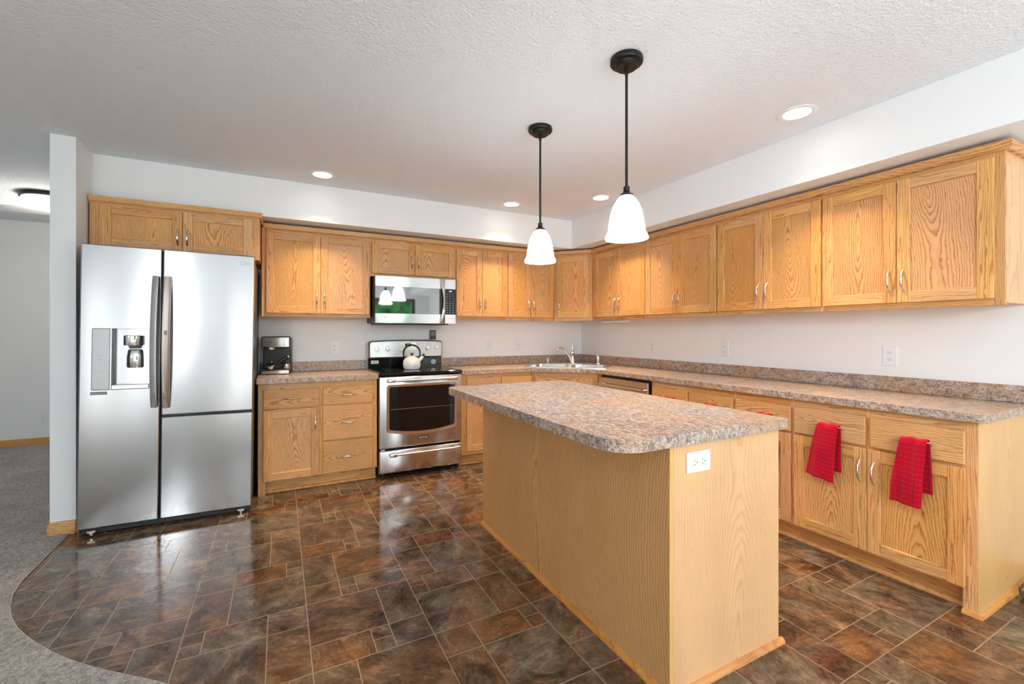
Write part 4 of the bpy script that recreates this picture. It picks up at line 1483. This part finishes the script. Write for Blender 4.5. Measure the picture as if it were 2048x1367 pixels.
# kettle
ko = (-2.268, -.37, .9268)
r = thing('kettle', 'white enamel kettle with a black ring handle standing on the cooktop', 'kettle', ko, R(-12))
m = M(); m.lathe([(0, 0), (.068, 0), (.074, .004), (.082, .030), (.084, .055), (.080, .080), (.068, .100), (.050, .112), (.042, .115), (0, .115)], 36); m.build('body', 'enamel', r)
m = M(); m.lathe([(0, .1152), (.044, .1152), (.040, .121), (.020, .127), (0, .128)], 30); ld = m.build('lid', 'enamel', r)
m = M(); m.lathe([(0, .128), (.014, .128), (.008, .136), (.009, .141), (.018, .149), (.018, .153), (0, .154)], 20); m.build('knob', 'black', ld)
m = M(); m.tube([(.066, 0, .082), (.085, 0, .098), (.100, 0, .113), (.106, 0, .121)], [.022, .018, .0145, .014], 14); sp = m.build('spout', 'enamel', r)
m = M(); m.lathe([(0, .0), (.015, .0), (.014, .010), (.004, .026), (0, .030)], 14, (.110, 0, .1215)); m.tube([(.085, 0, .128), (.112, 0, .127)], .004, 8); m.build('whistle', 'black', sp)
m = M()
m.tube([(.078 * math.cos(R(t)), 0, .150 + .080 * math.sin(R(t))) for t in range(-40, 221, 10)], .0085, 10, 1.0); m.build('handle', 'black', r)
m = M()
for s in (-1, 1): m.box(s * .060 - .006, s * .060 + .006, -.009, .009, .086, .106, 2, .002)
m.build('handle_bracket', 'black', r)

# ================================================================== microwave
mo = (-2.2355, -.2, 1.363)
mw = thing('microwave', 'stainless over-the-range microwave under the short cabinet', 'microwave', mo)
MX0, MX1, MYF, MZ0, MZ1 = -2.623, -1.848, -.440, 1.363, 1.7985
m = M(mo); m.box(MX0 + .002, MX1 - .004, -.402, -.004, MZ0 + .004, MZ1 - .0005); m.build('body', 'dark', mw)
m = M(mo); m.box(MX0 + .03, MX1 - .06, -.40, -.03, MZ0 - .012, MZ0 + .0035, 2, .004); m.build('underside_vent', 'black', mw)
DX = -2.016     # door | control strip
m = M(mo); m.box(MX0, -1.962, MYF + .004, -.4025, MZ0, MZ1 - .002, 2, .002); mdr = m.build('door', 'black', mw)
m = M(mo); m.box(MX0, -1.962, MYF, MYF + .0038, 1.701, MZ1 - .002, 0, .0015); m.build('door_trim', 'steel', mdr)
m = M(mo); m.box(MX0, -1.962, MYF, MYF + .0038, MZ0, 1.453, 0, .0015); m.build('door_trim', 'steel', mdr)
m = M(mo); m.box(MX0 + .001, DX, MYF + .001, MYF + .0038, 1.4535, 1.7005); m.build('window', 'mirrorglass', mdr)
# bowed handle
m = M(mo)
rings = []
for i in range(19):
    t = -1 + 2 * i / 18
    z = MZ0 + .002 + (MZ1 - MZ0 - .006) * (t + 1) / 2
    xw0 = -2.018 + .034 * (1 - abs(t) ** 1.7)      # left edge bows in, as seen on the front
    xw1 = -1.966
    yy = MYF - .004 - .030 * (1 - t * t)
    rings.append([(xw0, yy + .010, z), (xw0, yy, z), ((xw0 + xw1) / 2, yy - .006, z), (xw1, yy, z), (xw1, yy + .010, z)])
m.loft(rings); m.build('handle', 'steel', mdr, angle=40)
m = M(mo); m.box(-1.960, MX1, MYF + .004, -.4025, MZ0, MZ1 - .002, 2, .002); ctl = m.build('control_panel', 'black', mw)
m = M(mo); m.box(-1.960, MX1, MYF, MYF + .0038, 1.701, MZ1 - .002, 0, .0015); m.build('panel_trim', 'steel', ctl)
m = M(mo); m.box(-1.960, MX1, MYF, MYF + .0038, MZ0, 1.453, 0, .0015); pt = m.build('panel_trim', 'steel', ctl)
m = M(mo); m.box(-1.959, MX1 - .001, MYF + .001, MYF + .0038, 1.4535, 1.7005); kp = m.build('keypad', 'blackgloss', ctl)
k = M(mo)
for i in range(9):
    for j in range(3):
        z = 1.652 - i * .0225
        k.box(-1.945 + j * .032, -1.934 + j * .032, MYF + .0004, MYF + .0008, z - .003, z + .003 - (.003 if i < 4 else 0))
k.build('key_print', 'inkgrey', kp)
text('display_digits', '12:00', .017, (-1.905 - mo[0], MYF + .0006 - mo[1], 1.680 - mo[2]), (R(90), 0, 0), 'blueled', kp, sx=.75)
k = M(mo)
for i in range(9): k.box(-1.944 + i * .0095, -1.938 + i * .0095, MYF - .0006, MYF - .0001, 1.412, 1.416)
k.build('panel_print', 'inkgrey', pt)
k = M(mo)
for s, a0, a1 in ((.021, 20, 150), (.014, -30, 100), (.018, 190, 300)):
    k.tube([(-2.552 + s * 1.4 * math.cos(R(t)), MYF - .0006, 1.410 + s * .8 * math.sin(R(t))) for t in range(a0, a1 + 1, 10)], .0016, 6)
k.build('emblem', 'inkgrey', mdr)

# ================================================================== coffee machine
co = (-3.410, -.150, .9145)
cf = thing('coffee_machine', 'black and stainless espresso machine on the counter beside the fridge', 'coffee machine', co, R(-9))
# local: x -.115...115, front y=-.06 ... base front -.09
m = M(); m.box(-.108, .108, -.02, .105, .002, .318, 2, 0, rb=.010); m.build('housing', 'black', cf)
m = M(); m.box(-.098, .098, -.0245, -.0202, .052, .225); m.build('back_plate', 'dark', cf)
m = M(); m.box(-.113, .113, -.078, -.0205, .232, .328, 2, 0, rb=.012); hdq = m.build('head', 'black', cf)
m = M(); m.box(-.104, .106, -.0835, -.0785, .236, .320, 2, 0, rb=.0022); fpq = m.build('front_plate', 'steel_v', hdq)
for z in (.298, .279, .259):
    k = M(); k.lathe([(0, -.0875), (.0075, -.087), (.0085, -.084), (0, -.084)], 16, (.072, 0, z), 'y'); k.build('button', 'satin', fpq)
text('lettering', 'Mr. Coffee', .013, (-.062, -.0838, .282), (R(90), 0, 0), 'ink', fpq)
text('lettering', 'CAFE BARISTA', .006, (-.062, -.0838, .270), (R(90), 0, 0), 'inkgrey', fpq)
m = M(); m.lathe([(0, .214), (.040, .214), (.043, .220), (.043, .2315), (0, .2315)], 24, (-.045, -.050, 0)); m.build('group_head', 'satin', cf)
m = M(); m.tube([(.035, -.045, .232), (.035, -.045, .212)], .009, 10); m.tube([(.072, -.045, .232), (.072, -.045, .218)], .008, 10); m.build('steam_nozzle', 'black', cf)
m = M(); m.box(-.113, .113, -.100, -.0205, .0, .046, 2, 0, rb=.008); bsq = m.build('drip_base', 'black', cf)
m = M(); m.box(-.106, .108, -.1045, -.1005, .006, .034, 2, 0, rb=.0018); m.build('tray_front', 'steel_v', bsq)
pfo = (-3.455, -.216, .9612)
pf_ = thing('portafilter', 'chrome portafilter with a black handle lying on the drip tray of the coffee machine', 'portafilter', pfo, R(-9))
m = M(); m.L = Matrix.Rotation(R(35), 4, 'X')
m.lathe([(0, -.018), (.030, -.018), (.034, -.010), (.034, .012), (.028, .016), (0, .014)], 24, (0, -.002, .037)); m.L = Matrix.Identity(4)
m.tube([(0, 0, .050), (.004, .0, .066)], .010, 10)
m.build('basket', 'chrome', pf_)
m = M(); m.tube([(.030, .006, .036), (.060, .012, .056), (.126, .026, .104)], [.011, .0145, .0165], 14); m.build('handle', 'black', pf_)
m = M(); m.tube([(.126, .026, .104), (.131, .027, .1077)], .0168, 14); m.build('handle_cap', 'satin', pf_)
cu_ = (-3.338, -.224, .9612)
r = thing('frothing_cup', 'small steel cup with a black lid on the drip tray of the coffee machine', 'cup', cu_)
m = M(); m.lathe([(0, .001), (.029, .001), (.031, .006), (.031, .043), (0, .043)], 24); m.build('cup', 'steel', r)
m = M(); m.lathe([(0, .0432), (.033, .0432), (.033, .047), (.024, .052), (0, .053)], 24); m.build('lid', 'black', r)
# cord and blue tag behind it
m = M(X=(Matrix.Translation(co) @ Matrix.Rotation(R(-9), 4, 'Z')).inverted()); m.tube([(-3.505, -.10, .925), (-3.53, -.13, .930), (-3.545, -.19, .921), (-3.546, -.25, .918)], .0035, 8)
m.build('cord', 'black', cf)
m = M(); m.box(-3.549, -3.512, -.034, -.022, .9145, .995, 2, .002)
tag(m.build('blue_box', 'blue'), 'small pale blue box standing behind the coffee machine by the fridge', 'box')


# ================================================================== red towels over the drawer pulls
def towel(label, yc, ztop, wt, wl, wr, zl, zr, zback, seed, back_shift=.03):
    """cloth folded over a horizontal bow pull on the right run. y decreasing = right in view.
    wt: top width, wl/wr: how far the lower corners spread left/right of the top edge"""
    rnd = random.Random(seed)
    xb = -BD - .019 - .024         # bar centre
    o_ = (xb, yc, ztop)
    NU, NV = 22, 46
    ph = [rnd.uniform(0, 6.28) for _ in range(4)]
    vs_, gcs = [], []
    rad = .0105
    for j in range(NV + 1):
        v = j / NV
        # 0 .. .36 back layer bottom->top, .36 .. .44 over the bar, then front
        for i in range(NU + 1):
            u = i / NU                        # 0 left .. 1 right
            if v < .38:
                t = 1 - v / .38               # 1 at the bottom
                z = ztop - t * (ztop - zback) - .0
                x = xb + rad + .004 - .004 * t
                spread = t ** .8
                side = 1
            elif v < .46:
                a = (v - .38) / .08 * math.pi
                z = ztop + rad * .9 * math.sin(a)
                x = xb + (rad + .003) * math.cos(a)
                spread = 0
                t = 0
                side = 0
            else:
                t = (v - .46) / .54
                zl_, zr_ = zl, zr
                zb_ = zl_ + (zr_ - zl_) * u
                z = ztop - t * (ztop - zb_)
                spread = t ** .85
                x = xb - rad - .004 - .006 * math.sin(t * 3.1)
                side = -1
            left = yc + wt / 2 + wl * spread
            right = yc - wt / 2 - wr * spread
            if side == 1:
                left -= .02 * spread; right -= back_shift * spread
            y = left + (right - left) * u
            wob = .0065 * math.sin(u * 7.5 + ph[0] + t * 1.5) + .004 * math.sin(u * 15 + ph[1] - t * 2) + .002 * math.sin(t * 9 + ph[2])
            amp = .35 + .65 * t
            if side == 1: x += max(-.003, min(.004, wob * amp * .4))
            else: x -= (wob + .0075) * amp if side == -1 else 0
            if side == 0: z += .0025 * math.sin(u * 11 + ph[3])
            vs_.append((x, y, z))
            gcs.append((u * .19 + .01 * t, 0, v * .62))
    fs_ = []
    for j in range(NV):
        for i in range(NU):
            a = j * (NU + 1) + i
            fs_.append((a, a + 1, a + NU + 2, a + NU + 1))
    m = M(o_); m.add(vs_, fs_, gcs)
    o = m.build('dish_towel', 'towel', None, True, 80, normals=False)
    s = o.modifiers.new('thick', 'SOLIDIFY'); s.thickness = .0035; s.offset = 0
    ss = o.modifiers.new('smooth', 'SUBSURF'); ss.levels = 1; ss.render_levels = 1
    tag(o, label, 'towel', 'red dish towels hung over the drawer pulls')
    return o


towel('red dish towel on the drawer nearest the open end, the longest one fully in view', -3.586, .757, .104, .041, -.022, .440, .432, .505, 3, .036)
towel('red dish towel on the second drawer from the open end, hanging slightly askew', -3.204, .757, .108, .059, -.020, .466, .440, .503, 5, .026)
towel('red dish towel showing only its top edge at the corner of the island top', -2.825, .757, .100, .03, .01, .46, .45, .50, 8)
towel('red dish towel showing only its top edge, middle of the three behind the island', -2.425, .757, .100, .03, .01, .46, .45, .50, 9)
towel('red dish towel showing only its top edge closest to the dishwasher', -2.045, .757, .100, .03, .01, .46, .45, .50, 11)

# ================================================================== small things
m = M((-.175, -.84, 1.384)); m.box(-.225, -.125, -1.02, -.66, 1.384, 1.4095, 2, .006)
tag(m.build('under_cabinet_light', 'white'), 'slim white light bar under the right wall cabinet beside the corner', 'light bar')
m = M()
m.tube([(-.86, -.20, 1.408), (-.80, -.22, 1.396), (-.74, -.21, 1.402), (-.69, -.23, 1.386), (-.63, -.24, 1.390), (-.58, -.25, 1.409)], .0035, 6)
tag(m.build('lamp_wire', 'clear'), 'thin grey wire looping under the wall cabinets near the corner', 'wire')
m = M()
pts = [(.0 - .006, -3.86, .05), (-.06, -3.835, .048), (-.14, -3.822, .040), (-.20, -3.822, .034), (-.235, -3.832, .026), (-.262, -3.850, .014), (-.285, -3.872, .0065), (-.32, -3.92, .0065), (-.30, -4.02, .0065), (-.16, -4.10, .0065)]
m.tube(pts, .006, 8)
tag(m.build('power_cord', 'rubber'), 'dark power cord looping on the floor past the end of the right run', 'cord')
